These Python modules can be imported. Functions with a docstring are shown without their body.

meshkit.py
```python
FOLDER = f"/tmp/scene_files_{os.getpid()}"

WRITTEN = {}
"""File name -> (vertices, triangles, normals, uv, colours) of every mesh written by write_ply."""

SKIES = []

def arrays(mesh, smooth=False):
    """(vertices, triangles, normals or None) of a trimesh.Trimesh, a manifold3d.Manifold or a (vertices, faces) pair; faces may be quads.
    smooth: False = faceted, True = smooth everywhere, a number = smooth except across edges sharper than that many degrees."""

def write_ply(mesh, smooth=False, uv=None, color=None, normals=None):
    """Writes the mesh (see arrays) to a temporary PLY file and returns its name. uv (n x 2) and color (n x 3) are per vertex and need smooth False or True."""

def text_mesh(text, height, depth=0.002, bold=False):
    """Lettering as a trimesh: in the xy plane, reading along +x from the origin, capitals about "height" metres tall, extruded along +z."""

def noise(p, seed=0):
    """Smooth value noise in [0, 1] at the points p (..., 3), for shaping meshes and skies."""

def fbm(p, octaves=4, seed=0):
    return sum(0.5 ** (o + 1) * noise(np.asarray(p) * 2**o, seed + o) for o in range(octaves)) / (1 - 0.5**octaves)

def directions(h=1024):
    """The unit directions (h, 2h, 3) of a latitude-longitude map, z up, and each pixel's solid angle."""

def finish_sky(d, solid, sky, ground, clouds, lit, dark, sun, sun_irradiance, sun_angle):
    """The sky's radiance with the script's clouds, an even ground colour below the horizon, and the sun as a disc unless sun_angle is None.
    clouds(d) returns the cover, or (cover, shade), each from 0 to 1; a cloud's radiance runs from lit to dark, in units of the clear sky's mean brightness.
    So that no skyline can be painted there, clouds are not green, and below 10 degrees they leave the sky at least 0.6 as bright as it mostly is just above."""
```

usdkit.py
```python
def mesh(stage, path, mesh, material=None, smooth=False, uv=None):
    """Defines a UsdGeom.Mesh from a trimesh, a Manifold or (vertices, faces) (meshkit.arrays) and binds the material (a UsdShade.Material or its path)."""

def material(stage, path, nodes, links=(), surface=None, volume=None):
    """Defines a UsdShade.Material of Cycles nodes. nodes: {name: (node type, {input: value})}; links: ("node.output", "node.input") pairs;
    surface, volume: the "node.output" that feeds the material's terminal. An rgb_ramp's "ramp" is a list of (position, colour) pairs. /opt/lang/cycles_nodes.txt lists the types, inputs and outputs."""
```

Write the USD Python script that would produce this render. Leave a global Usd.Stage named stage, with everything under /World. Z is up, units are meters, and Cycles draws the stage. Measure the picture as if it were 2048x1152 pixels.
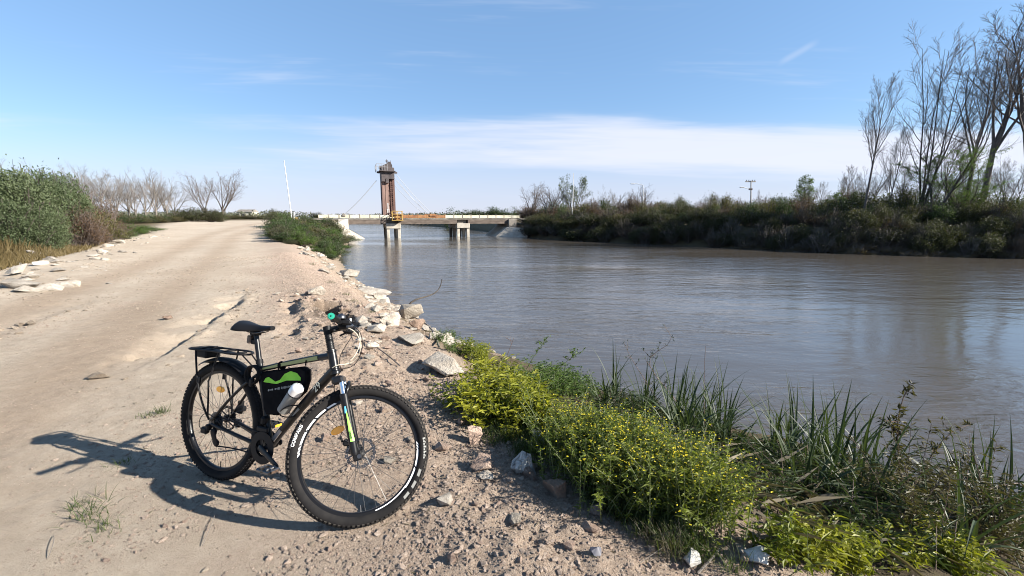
import math
import numpy as np
import trimesh, shapely
from shapely.geometry import Polygon
import manifold3d as mf
import usdkit, meshkit
from pxr import Usd, UsdGeom, UsdLux, UsdShade, Sdf, Gf, Vt

stage = Usd.Stage.CreateInMemory()
UsdGeom.SetStageUpAxis(stage, 'Z')
UsdGeom.Xform.Define(stage, '/World')
UsdGeom.Scope.Define(stage, '/World/Looks')

# ------------------------------------------------------------ camera, sky, sun, exposure
FOC, HORIZON, EYE = 850.0, 437.0, 1.615          # focal length and horizon row for a picture 2048 wide
PITCH = math.atan((576 - HORIZON) / FOC)
cam = UsdGeom.Camera.Define(stage, '/World/camera')
cam.CreateHorizontalApertureAttr(36.0)
cam.CreateVerticalApertureAttr(20.25)
cam.CreateFocalLengthAttr(36.0 * FOC / 2048)
cam.CreateClippingRangeAttr(Gf.Vec2f(0.05, 20000))
cam.AddTranslateOp().Set(Gf.Vec3d(0, 0, EYE))
cam.AddRotateXOp().Set(90 - math.degrees(PITCH))
cam.CreateExposureAttr(1.77)

SUN_EL, SUN_AZ = math.radians(27.5), math.atan2(1.882, -0.386)
sun = UsdLux.DistantLight.Define(stage, '/World/sun')
sun.CreateIntensityAttr(1.25)
sun.CreateAngleAttr(0.5)
sun.CreateNormalizeAttr(True)
sun.CreateColorAttr(Gf.Vec3f(1.0, 0.94, 0.84))
sun.AddRotateZOp().Set(-math.degrees(SUN_AZ))
sun.AddRotateXOp().Set(-(90 - math.degrees(SUN_EL)))


def _slopes(px, py):
    x, y = (px - 1024) / FOC, (576 - py) / FOC
    f = math.cos(PITCH) + y * math.sin(PITCH)
    return x / f, (y * math.cos(PITCH) - math.sin(PITCH)) / f
WISP = _slopes(1595, 106)
sky_nodes = {
    'sky': ('sky_texture', {'sky_type': 'single_scattering', 'sun_disc': False, 'sun_elevation': SUN_EL, 'sun_rotation': SUN_AZ, 'altitude': 100.0, 'air_density': 1.0, 'aerosol_density': 0.12, 'ozone_density': 2.2}),
    'tc': ('texture_coordinate', {}),
    'xyz': ('separate_xyz', {}),
    'ay': ('math', {'math_type': 'absolute'}), 'r': ('math', {'math_type': 'maximum', 'value2': 0.02}), 'ux': ('math', {'math_type': 'divide'}),
    'e': ('math', {'math_type': 'divide'}),
    # long thin streaks of cirrus, drawn in azimuth and elevation
    'tilt': ('math', {'math_type': 'multiply_add', 'value2': 0.018}),
    'u': ('math', {'math_type': 'multiply', 'value2': 1.3}), 'v': ('math', {'math_type': 'multiply', 'value2': 14.0}),
    'uv': ('combine_xyz', {'z': 3.7}),
    'n1': ('noise_texture', {'scale': 1.0, 'detail': 6.0, 'roughness': 0.5, 'distortion': 0.35}),
    'u2': ('math', {'math_type': 'multiply', 'value2': 4.0}), 'v2': ('math', {'math_type': 'multiply', 'value2': 75.0}),
    'uv2': ('combine_xyz', {'z': 1.3}),
    'n2': ('noise_texture', {'scale': 1.0, 'detail': 4.0, 'roughness': 0.6, 'distortion': 0.8}),
    'nn': ('math', {'math_type': 'multiply_add', 'value2': 0.26}),
    'b0': ('map_range', {'range_type': 'smoothstep', 'from_min': 0.09, 'from_max': 0.15}),
    'b1': ('map_range', {'range_type': 'smoothstep', 'from_min': 0.245, 'from_max': 0.185, 'clamp': True}),
    'b2': ('map_range', {'range_type': 'smoothstep', 'from_min': -0.8, 'from_max': -0.1, 'to_min': 0.15}),
    'bb': ('math', {'math_type': 'multiply'}), 'bc': ('math', {'math_type': 'multiply'}),
    'bf': ('math', {'math_type': 'multiply_add', 'value2': 0.49, 'value3': 0.0}),
    'veil': ('map_range', {'range_type': 'smoothstep', 'from_min': 0.26, 'from_max': 0.02}),
    'vf': ('math', {'math_type': 'multiply', 'value2': 0.7}),
    'hs': ('mix_color', {'fac': 0.5, 'b': (1.2, 2.4, 4.35)}),
    'nb': ('math', {'math_type': 'add'}),
    'nc': ('map_range', {'range_type': 'smoothstep', 'from_min': 0.68, 'from_max': 1.15, 'to_max': 0.85}),
    # one short wisp high on the right
    'wu': ('math', {'math_type': 'subtract', 'value2': WISP[0]}), 'we': ('math', {'math_type': 'subtract', 'value2': WISP[1]}),
    'wa1': ('math', {'math_type': 'multiply', 'value2': 0.87}), 'wa': ('math', {'math_type': 'multiply_add', 'value2': 0.49}), 'wb1': ('math', {'math_type': 'multiply', 'value2': -0.49}), 'wb': ('math', {'math_type': 'multiply_add', 'value2': 0.87}),
    'waa': ('math', {'math_type': 'absolute'}), 'wba': ('math', {'math_type': 'absolute'}),
    'wm': ('map_range', {'range_type': 'smoothstep', 'from_min': 0.058, 'from_max': 0.02}), 'wn': ('map_range', {'range_type': 'smoothstep', 'from_min': 0.011, 'from_max': 0.0, 'to_max': 0.2}), 'wf': ('math', {'math_type': 'multiply'}), 'ncw': ('math', {'math_type': 'maximum'}),
    'm1': ('mix_color', {'b': (3.6, 3.7, 4.6)}),
    'm2': ('mix_color', {'b': (4.5, 4.65, 5.3)}),
    'out': ('background_shader', {'strength': 0.059}),
}
sky_links = [('tc.generated', 'xyz.vector'),
             ('xyz.y', 'ay.value1'), ('ay.value', 'r.value1'), ('xyz.x', 'ux.value1'), ('r.value', 'ux.value2'),
             ('xyz.z', 'e.value1'), ('r.value', 'e.value2'),
             ('ux.value', 'tilt.value1'), ('e.value', 'tilt.value3'),
             ('ux.value', 'u.value1'), ('tilt.value', 'v.value1'), ('u.value', 'uv.x'), ('v.value', 'uv.y'), ('uv.vector', 'n1.vector'),
             ('ux.value', 'u2.value1'), ('tilt.value', 'v2.value1'), ('u2.value', 'uv2.x'), ('v2.value', 'uv2.y'), ('uv2.vector', 'n2.vector'),
             ('n2.fac', 'nn.value1'), ('n1.fac', 'nn.value3'),
             ('tilt.value', 'b0.value'), ('tilt.value', 'b1.value'), ('ux.value', 'b2.value'), ('b0.result', 'bb.value1'), ('b1.result', 'bb.value2'),
             ('bb.value', 'bc.value1'), ('b2.result', 'bc.value2'), ('bc.value', 'bf.value1'), ('nn.value', 'nb.value1'), ('bf.value', 'nb.value2'), ('nb.value', 'nc.value'),
             ('e.value', 'veil.value'), ('veil.result', 'vf.value1'),
             ('sky.color', 'hs.a'), ('hs.result', 'm1.a'), ('vf.value', 'm1.fac'), ('m1.result', 'm2.a'), ('ux.value', 'wu.value1'), ('e.value', 'we.value1'), ('wu.value', 'wa1.value1'), ('we.value', 'wa.value1'), ('wa1.value', 'wa.value3'), ('wu.value', 'wb1.value1'), ('we.value', 'wb.value1'), ('wb1.value', 'wb.value3'), ('wa.value', 'waa.value1'), ('wb.value', 'wba.value1'), ('waa.value', 'wm.value'), ('wba.value', 'wn.value'), ('wm.result', 'wf.value1'), ('wn.result', 'wf.value2'), ('wf.value', 'ncw.value1'), ('nc.result', 'ncw.value2'), ('ncw.value', 'm2.fac'), ('m2.result', 'out.color')]
sky_mat = usdkit.material(stage, '/World/Looks/sky', sky_nodes, sky_links, surface='out.background')
dome = UsdLux.DomeLight.Define(stage, '/World/sky')
UsdShade.MaterialBindingAPI.Apply(dome.GetPrim()).Bind(sky_mat)
dome.GetPrim().SetCustomDataByKey('kind', 'structure')

# ------------------------------------------------------------ helpers
_used = {}
def numbered(parent, name):
    k = _used.get((parent, name), 0)
    _used[(parent, name)] = k + 1
    return parent + '/' + (name if k == 0 else f'{name}_{k:03d}')

def meta(prim, label=None, cat=None, group=None, kind=None):
    for k, v in (('label', label), ('category', cat), ('group', group), ('kind', kind)):
        if v:
            prim.SetCustomDataByKey(k, v)
    return prim

def obj(name, mesh, mat, parent='/World', smooth=False, label=None, cat=None, group=None, kind=None):
    if not isinstance(parent, str):
        parent = str(parent.GetPath())
    path = numbered(parent, name)
    m = usdkit.mesh(stage, path, mesh, mat, smooth)
    meta(m.GetPrim(), label, cat, group, kind)
    return m.GetPrim()

def thing(name, label, cat, loc=(0, 0, 0), rz=0.0, scale=None, group=None, matrix=None, parent='/World', kind=None):
    if not isinstance(parent, str):
        parent = str(parent.GetPath())
    x = UsdGeom.Xform.Define(stage, numbered(parent, name))
    if matrix is not None:
        x.AddTransformOp().Set(Gf.Matrix4d(*[float(v) for v in np.asarray(matrix).T.ravel()]))
    else:
        x.AddTranslateOp().Set(Gf.Vec3d(*map(float, loc)))
        if rz:
            x.AddRotateZOp().Set(math.degrees(rz))
        if scale is not None:
            x.AddScaleOp().Set(Gf.Vec3f(*(map(float, scale) if np.ndim(scale) else [float(scale)] * 3)))
    return meta(x.GetPrim(), label, cat, group, kind)

stage.CreateClassPrim('/kinds')
def kind_of(name):
    return stage.CreateClassPrim(numbered('/kinds', name))

def place(proto, name, label, cat, loc, rz=0.0, scale=None, group=None, matrix=None):
    p = thing(name, label, cat, loc, rz, scale, group, matrix)
    p.GetReferences().AddInternalReference(proto.GetPath())
    p.SetInstanceable(True)
    return p

def cat_(parts):
    """joins (v, f) pairs or trimeshes"""
    vs, fs, n = [], [], 0
    for p in parts:
        v, f = (p.vertices, p.faces) if hasattr(p, 'faces') else (p if isinstance(p, tuple) else meshkit.arrays(p)[:2])
        v = np.asarray(v, float); f = np.asarray(f, int)
        if f.shape[1] == 4:
            f = np.vstack([f[:, [0, 1, 2]], f[:, [0, 2, 3]]])
        vs.append(v); fs.append(f + n); n += len(v)
    return np.vstack(vs), np.vstack(fs)

def xf(m, mesh):
    v, f = mesh if isinstance(mesh, tuple) else meshkit.arrays(mesh)[:2]
    m = np.asarray(m)
    return v @ m[:3, :3].T + m[:3, 3], f

def box(size, center=(0, 0, 0), bevel=0.0):
    s = np.asarray(size, float) / 2
    if bevel <= 0:
        b = trimesh.creation.box(size)
        return b.vertices + np.asarray(center), b.faces
    pts = []
    for sx in (-1, 1):
        for sy in (-1, 1):
            for sz in (-1, 1):
                for k in range(3):
                    q = s.copy(); q -= bevel; q[k] = s[k]
                    pts.append(q * (sx, sy, sz))
    h = mf.Manifold.hull_points(np.array(pts))
    v, f, _ = meshkit.arrays(h)
    return v + np.asarray(center), f

def unit(v):
    v = np.asarray(v, float)
    return v / np.maximum(np.linalg.norm(v, axis=-1, keepdims=True), 1e-12)

def frusta(P0, P1, R0, R1, n=3):
    P0, P1 = np.asarray(P0, float), np.asarray(P1, float)
    d = unit(P1 - P0)
    a = np.where(np.abs(d[:, 2:3]) > 0.9, [[1.0, 0, 0]], [[0, 0, 1.0]])
    u = unit(np.cross(d, a)); w = np.cross(d, u)
    t = np.arange(n) * 2 * np.pi / n
    ring = u[:, None] * np.cos(t)[None, :, None] + w[:, None] * np.sin(t)[None, :, None]
    v = np.concatenate([P0[:, None] + ring * np.asarray(R0)[:, None, None], P1[:, None] + ring * np.asarray(R1)[:, None, None]], 1)
    k = np.arange(n); k2 = (k + 1) % n
    f0 = np.concatenate([np.stack([k, k2, n + k2], 1), np.stack([k, n + k2, n + k], 1)])
    f = (f0[None] + (np.arange(len(P0)) * 2 * n)[:, None, None]).reshape(-1, 3)
    return v.reshape(-1, 3), f

def tube(pts, r, n=10, caps=True):
    p = np.asarray(pts, float); m = len(p)
    r = np.broadcast_to(np.asarray(r, float), (m,))
    t = np.gradient(p, axis=0); t = unit(t)
    a = np.array([0, 0, 1.0]) if abs(t[0, 2]) < 0.9 else np.array([1.0, 0, 0])
    u = unit(np.cross(t[0], a)); us = []
    for i in range(m):
        u = unit(u - t[i] * np.dot(u, t[i])); us.append(u)
    us = np.array(us); w = np.cross(t, us)
    ang = np.arange(n) * 2 * np.pi / n
    v = p[:, None] + (us[:, None] * np.cos(ang)[None, :, None] + w[:, None] * np.sin(ang)[None, :, None]) * r[:, None, None]
    v = v.reshape(-1, 3)
    i = np.arange(m - 1)[:, None] * n; k = np.arange(n)[None]; k2 = (k + 1) % n
    f = np.concatenate([np.stack([i + k, i + k2, i + n + k2], -1).reshape(-1, 3), np.stack([i + k, i + n + k2, i + n + k], -1).reshape(-1, 3)])
    if caps:
        c = len(v); v = np.vstack([v, p[:1], p[-1:]])
        kk = np.arange(n); kk2 = (kk + 1) % n; e = (m - 1) * n
        f = np.vstack([f, np.stack([kk2, kk, np.full(n, c)], 1), np.stack([e + kk, e + kk2, np.full(n, c + 1)], 1)])
    return v, f

def smooth_line(pts, n=8):
    from scipy.interpolate import CubicSpline
    p = np.asarray(pts, float)
    s = np.r_[0, np.cumsum(np.linalg.norm(np.diff(p, axis=0), axis=1))]
    return CubicSpline(s, p)(np.linspace(0, s[-1], n))

def lathe(profile, n=24):
    """profile of (radius, z) turned about z"""
    p = np.asarray(profile, float); m = len(p)
    a = np.arange(n) * 2 * np.pi / n
    v = np.stack([p[:, 0:1] * np.cos(a), p[:, 0:1] * np.sin(a), np.repeat(p[:, 1:2], n, 1)], -1).reshape(-1, 3)
    i = np.arange(m - 1)[:, None] * n; k = np.arange(n)[None]; k2 = (k + 1) % n
    f = np.concatenate([np.stack([i + k, i + k2, i + n + k2], -1).reshape(-1, 3), np.stack([i + k, i + n + k2, i + n + k], -1).reshape(-1, 3)])
    return v, f

def align(d, up=(0, 0, 1)):
    """a rotation whose z goes along d"""
    z = unit(d); x = np.cross(up, z)
    x = unit(x) if np.linalg.norm(x) > 1e-6 else np.array([1.0, 0, 0])
    m = np.eye(4); m[:3, :3] = np.stack([x, np.cross(z, x), z], 1)
    return m

def along(a, b, mesh):
    m = align(np.asarray(b, float) - a); m[:3, 3] = a
    return xf(m, mesh)

def prism(poly, depth):
    g = poly if isinstance(poly, Polygon) else Polygon(poly)
    m = trimesh.creation.extrude_polygon(g, depth, engine='earcut')
    return np.array(m.vertices), np.array(m.faces)

def leaves(c, d, nrm, length, width, fold=0.15):
    """diamond leaves folded along the midrib: base c, direction d, normal nrm"""
    c, d = np.asarray(c, float), unit(d)
    s = unit(np.cross(nrm, d)); n = np.cross(d, s)
    L = np.broadcast_to(length, (len(c),))[:, None]; W = np.broadcast_to(width, (len(c),))[:, None] / 2
    mid = c + d * L * 0.45
    tip = c + d * L - n * L * 0.12
    v = np.stack([c, mid + s * W + n * W * fold * 2, tip, mid - s * W + n * W * fold * 2], 1).reshape(-1, 3)
    o = (np.arange(len(c)) * 4)[:, None]
    f = np.concatenate([o + [[0, 1, 2]], o + [[0, 2, 3]]])
    return v, f

def blade(base, az, length, width, lean, bend, n=7):
    """one strap leaf rising from base and arching over"""
    t = np.linspace(0, 1, n)
    ang = lean + bend * t ** 1.6
    h = np.array([math.cos(az), math.sin(az), 0])
    step = (np.sin(ang)[:, None] * h + np.cos(ang)[:, None] * np.array([0, 0, 1.0])) * length / (n - 1)
    p = base + np.vstack([np.zeros(3), np.cumsum(step[:-1], 0)])
    side = np.array([-h[1], h[0], 0])
    up = np.cross(unit(step), side)
    w = width / 2 * np.clip(1.02 - t ** 2.5, 0.02, 1) * (0.75 + 0.25 * np.sin(np.pi * t))
    v = np.stack([p - side * w[:, None] + up * w[:, None] * 0.35, p, p + side * w[:, None] + up * w[:, None] * 0.35], 1).reshape(-1, 3)
    i = np.arange(n - 1) * 3
    f = np.concatenate([np.stack([i + a, i + a + 1, i + a + 4, i + a + 3], 1) for a in (0, 1)])
    return v, np.vstack([f[:, [0, 1, 2]], f[:, [0, 2, 3]]])

def M(name, nodes, links=(), surface='p.BSDF', **k):
    return usdkit.material(stage, '/World/Looks/' + name, nodes, links, surface=surface, **k)

def plain(name, col, rough=0.5, metal=0.0, **k):
    return M(name, {'p': ('principled_bsdf', {'base_color': col, 'roughness': rough, 'metallic': metal, **k})})

def worn(name, c1, c2, scale=6.0, rough=0.8, bump=0.01, bscale=30.0, lo=0.35, hi=0.65, metal=0.0, stretch=(1, 1, 1), spec=0.3):
    """two colours mixed by noise, with a fine relief, in object space"""
    return M(name, {'tc': ('texture_coordinate', {}), 'mp': ('mapping', {'scale': stretch}), 'n': ('noise_texture', {'scale': scale, 'detail': 6.0, 'roughness': 0.6}),
                    'r': ('map_range', {'from_min': lo, 'from_max': hi}), 'mx': ('mix_color', {'a': c1, 'b': c2}),
                    'n2': ('noise_texture', {'scale': bscale, 'detail': 5.0, 'roughness': 0.65}), 'b': ('bump', {'height': 1.0, 'strength': 1.0, 'distance': bump}),
                    'p': ('principled_bsdf', {'roughness': rough, 'metallic': metal, 'specular_ior_level': spec})},
             [('tc.object', 'mp.vector'), ('mp.vector', 'n.vector'), ('mp.vector', 'n2.vector'), ('n.fac', 'r.value'), ('r.result', 'mx.fac'), ('mx.result', 'p.base_color'), ('n2.fac', 'b.height'), ('b.normal', 'p.normal')])

def foliage(name, cols, trans=0.35, rough=0.5, vary=True):
    """leaves: colour drawn per leaf, part of the light passing through"""
    pos = np.linspace(0, 1, len(cols))
    nodes = {'g': ('geometry', {}), 'oi': ('object_info', {}), 'sh': ('math', {'math_type': 'multiply_add', 'value2': 0.25}), 'k': ('math', {'math_type': 'multiply', 'value2': 0.8}),
             'r': ('rgb_ramp', {'ramp': [(p, c) for p, c in zip(pos, cols)]}),
             'p': ('principled_bsdf', {'roughness': rough, 'specular_ior_level': 0.2}), 't': ('translucent_bsdf', {}), 'tcol': ('mix_color', {'blend_type': 'multiply', 'fac': 1.0, 'b': (1.25, 1.3, 0.55)}), 'm': ('mix_closure', {'fac': trans})}
    links = [('g.random_per_island', 'k.value1'), ('oi.random', 'sh.value1'), ('k.value', 'sh.value3'), ('sh.value', 'r.fac'), ('r.color', 'p.base_color'), ('r.color', 'tcol.a'), ('tcol.result', 't.color'),
             ('p.BSDF', 'm.closure1'), ('t.BSDF', 'm.closure2')]
    return M(name, nodes, links, surface='m.closure')

# ------------------------------------------------------------ terrain
WATER = -1.4
CREST = np.array([(6.5, -9), (3.2, -3), (1.6, 0.4), (0.98, 1.5), (0.55, 2.02), (0.2, 2.45), (-0.2, 2.85), (-0.6, 3.5), (-1.2, 4.5), (-2.35, 6.7), (-3.9, 9.2), (-7.2, 15), (-13.6, 26), (-18.0, 33.5), (-22.8, 45), (-26.2, 57), (-27.8, 66), (-33, 80), (-62, 140), (-120, 240), (-320, 420)], float)
EDGE = np.array([(17, -9), (9, -1), (5.3, 4.0), (4.05, 5.3), (2.8, 5.95), (1.6, 7.15), (0.75, 8.15), (-0.75, 9.7), (-2.0, 11.0), (-2.65, 12.4), (-4.75, 15.7), (-8.7, 22.8), (-12.6, 31), (-17.5, 45), (-22, 58), (-26.0, 67), (-31, 82), (-58, 140), (-112, 240), (-310, 420)], float)
FAR = np.array([(-260, 440), (-75, 260), (-34, 175), (-9, 110), (0.5, 79), (2.4, 70.6), (9, 60), (16.5, 51), (24.2, 43.6), (29.2, 37.0), (39.6, 32.4), (55, 25), (80, 12), (130, -12)], float)
LEFT = np.array([(-7, -9), (-8.5, 0), (-10.6, 5.5), (-12.8, 10.5), (-14.8, 13.4), (-19.6, 20.5), (-24, 26.5), (-27.3, 32), (-36, 46), (-46, 62), (-70, 90)], float)
P_LAND = Polygon([*map(tuple, CREST), (-3000, 3000), (-3000, -2000), (6.5, -2000)])
P_RIVER = Polygon([*map(tuple, EDGE), *map(tuple, FAR), (130, -300), (17, -300)])
P_BANK = Polygon([*map(tuple, CREST), *map(tuple, EDGE[::-1]), (17, -300), (6.5, -300)])
P_ROAD = Polygon([*map(tuple, CREST[:17]), (-30, 67), (-50, 67), *map(tuple, LEFT[:-1][::-1])])

def dist(x, y, line):
    out = np.full(x.shape, 1e9)
    for (ax, ay), (bx, by) in zip(line[:-1], line[1:]):
        dx, dy = bx - ax, by - ay
        t = np.clip(((x - ax) * dx + (y - ay) * dy) / (dx * dx + dy * dy), 0, 1)
        out = np.minimum(out, (x - ax - t * dx) ** 2 + (y - ay - t * dy) ** 2)
    return np.sqrt(out)

def signed(x, y, line):
    """distance to a line and on which side of its nearest stretch (positive: right of its direction)"""
    out = np.full(x.shape, 1e9); side = np.zeros(x.shape); along_ = np.zeros(x.shape); run = 0.0
    for (ax, ay), (bx, by) in zip(line[:-1], line[1:]):
        dx, dy = bx - ax, by - ay; L = math.hypot(dx, dy)
        t = np.clip(((x - ax) * dx + (y - ay) * dy) / (L * L), 0, 1)
        d = np.hypot(x - ax - t * dx, y - ay - t * dy)
        m = d < out
        out = np.where(m, d, out); side = np.where(m, np.sign((x - ax) * dy - (y - ay) * dx), side); along_ = np.where(m, run + t * L, along_)
        run += L
    return out, side, along_, run

def sstep(t):
    t = np.clip(t, 0, 1)
    return t * t * (3 - 2 * t)

def fbm2(x, y, s, octaves=4, seed=0):
    return meshkit.fbm(np.stack([x * s, y * s, np.zeros_like(x) + 0.37], -1), octaves, seed) - 0.5

# broken edges of wheel ruts: (polyline, drop, width of the low side)
RUTS = [(np.array([(-4.0, 4.15), (-4.15, 4.75), (-4.35, 5.5), (-4.75, 6.6), (-5.2, 7.9), (-6.0, 9.6)]), 0.10, 0.55),
        (np.array([(-6.9, 5.2), (-7.3, 6.1), (-7.9, 7.3), (-8.6, 8.8)]), 0.09, 0.6),
        (np.array([(-2.9, 5.6), (-3.3, 6.5), (-3.9, 7.6), (-4.5, 8.9)]), 0.07, 0.30)]
NOTCH = np.array([(-2.55, 6.35), (-3.05, 7.2), (-3.6, 8.05)])

def ground(x, y):
    """height of the land, river bed included"""
    x, y = np.asarray(x, float), np.asarray(y, float)
    land = shapely.contains_xy(P_LAND, x, y); river = shapely.contains_xy(P_RIVER, x, y) & ~land; bank = shapely.contains_xy(P_BANK, x, y) & ~land & ~river
    far = ~(land | river | bank)
    dC, dW, dF, dL = dist(x, y, CREST), dist(x, y, EDGE), dist(x, y, FAR), dist(x, y, LEFT)
    up = 1.2 * sstep((y - 16) / 46)
    n1, n2, n3 = fbm2(x, y, 0.35, 3, 1), fbm2(x, y, 2.2, 4, 2), fbm2(x, y, 9.0, 4, 3)
    near = np.exp(-((x + 1.35) ** 2 + (y - 2.3) ** 2) / 1.1)
    calm = 1 - 0.97 * near
    # road and the land left of it
    off = np.where(shapely.contains_xy(P_ROAD, x, y), 0, dL)
    z = up + calm * (0.10 * n1 * np.clip(np.hypot(x, y) / 8, 0.3, 1) + 0.035 * n2 + 0.02 * n3) + 0.25 * sstep((off - 1.0) / 6) + 0.16 * np.exp(-((dL - 0.4) / 1.1) ** 2) * (0.6 + 1.4 * n2)
    z = z - 0.05 * np.exp(-(dC / 0.25) ** 2) + calm * 0.045 * np.exp(-((dC - 0.5) / 0.5) ** 2) * (1 + 3 * n3)
    for line, drop, wide in RUTS:
        d, side, s, L = signed(x, y, line)
        fade = sstep(s / 0.7) * sstep((L - s) / 0.9) * (0.25 + 1.2 * sstep((fbm2(x, y, 1.9, 3, 8) + 0.04) / 0.12))
        jag = d * side + 0.20 * fbm2(x, y, 4.0, 4, 9)
        low = sstep((-jag + 0.01) / 0.035) * (1 - sstep((-jag - 0.12) / wide))
        lip = np.exp(-((jag - 0.10) / 0.11) ** 2)
        z = z - fade * (drop * low - 0.5 * drop * lip * (0.5 + 2.2 * np.abs(n3)))
    # bank
    t = dC / np.maximum(dC + dW, 1e-6)
    zb = up * (1 - sstep(t)) + (WATER + 0.02) * (0.35 * t + 0.65 * sstep(t)) + np.minimum(1, 5 * t) * (1 - 0.6 * t) * (0.30 * n2 + 0.12 * n3) - 0.05 * np.exp(-(dC / 0.25) ** 2)
    zr = WATER - 0.02 - np.minimum(1.8, 0.35 * np.minimum(dW, dF)) - 0.02 * (n3 + 0.5)
    zf = WATER + 2.15 * sstep(dF / 2.6) ** 0.8 + np.minimum(0.9, 0.02 * dF) + 0.25 * n1 * np.minimum(1, dF / 3) + 0.15 * n2 * np.minimum(1, dF)
    z = np.where(land, z, np.where(bank, zb, np.where(river, zr, zf)))
    # a hollow where the crest has broken away
    d, side, s, L = signed(x, y, NOTCH)
    hole = sstep((0.22 + 0.55 * n2 + 0.30 * n3 - d) / 0.10) * sstep((L + 0.3 - s) / 0.3)
    z = z - (0.26 + 0.2 * n3) * hole * ~river * (y < 12)
    return z

def growing(lo, a, b, hi, step, rate):
    mid = np.arange(a, b, step)
    def run(n, start, sign):
        out, s, p = [], step, start
        while abs(p - start) < n:
            s *= rate; p += sign * s; out.append(p)
        return np.array(out)
    return np.r_[run(a - lo, a, -1)[::-1], mid, run(hi - b, mid[-1], 1)]

gx = growing(-1600, -4.6, 1.6, 1600, 0.024, 1.033)
gy = growing(-60, 1.2, 5.6, 1900, 0.024, 1.033)
GX, GY = np.meshgrid(gx, gy)
GZ = ground(GX.ravel(), GY.ravel()).reshape(GX.shape)
far_down = sstep((np.hypot(GX, GY) - 500) / 900)
GZ = GZ * (1 - far_down) + 0.9 * far_down
from scipy.interpolate import RegularGridInterpolator
_gz = RegularGridInterpolator((gy, gx), GZ, bounds_error=False, fill_value=0.0)
def gz(x, y):
    return _gz(np.stack([np.asarray(y, float), np.asarray(x, float)], -1))
def gz1(x, y):
    return float(gz(np.array([x]), np.array([y]))[0])

_c, _s = math.cos(PITCH), math.sin(PITCH)
def ray(px, py):
    X, Y = (px - 1024) / FOC, (576 - py) / FOC
    return np.array([X, _c + Y * _s, -_s + Y * _c])
_ts = np.r_[np.arange(0.8, 12, 0.01), np.geomspace(12, 400, 2500)]
def hit(px, py):
    """where the line of sight of a point of the photograph meets the ground or the water"""
    p = np.array([0, 0, EYE]) + _ts[:, None] * ray(px, py)
    g = np.maximum(gz(p[:, 0], p[:, 1]), WATER)
    k = np.argmax(p[:, 2] < g)
    return np.array([p[k, 0], p[k, 1], g[k]])
def at(px, py, y):
    """the point of a line of sight at distance y ahead"""
    d = ray(px, py)
    return np.array([0, 0, EYE]) + d * (y / d[1])

# ground material: bare dirt, gravelly shoulder, planted soil, by surface kind
dC, dL, dF = dist(GX.ravel(), GY.ravel(), CREST), dist(GX.ravel(), GY.ravel(), LEFT), dist(GX.ravel(), GY.ravel(), FAR)
in_land = shapely.contains_xy(P_LAND, GX.ravel(), GY.ravel()); in_road = shapely.contains_xy(P_ROAD, GX.ravel(), GY.ravel()); in_bank = shapely.contains_xy(P_BANK, GX.ravel(), GY.ravel()) & ~in_land
zx, zy = GX.ravel(), GY.ravel()
n = fbm2(zx, zy, 1.3, 4, 21)
shoulder = np.where(in_land, sstep((2.0 + 2.4 * n - dC) / 1.3), 1.0) * (in_road | in_bank)
soil = np.where(in_road, 0, np.where(in_bank, sstep((dC - 0.5 - 0.9 * n) / 0.6) * np.where(zy < 9, 1, 0.35 + n), np.where(in_land, sstep((dL - 0.6 + n) / 1.5), 1.0)))
dn, _, sn, Ln = signed(zx, zy, NOTCH)
wet = 0.8 * sstep((0.36 + 0.8 * n - dn) / 0.25)
track = np.zeros_like(zx)
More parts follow.
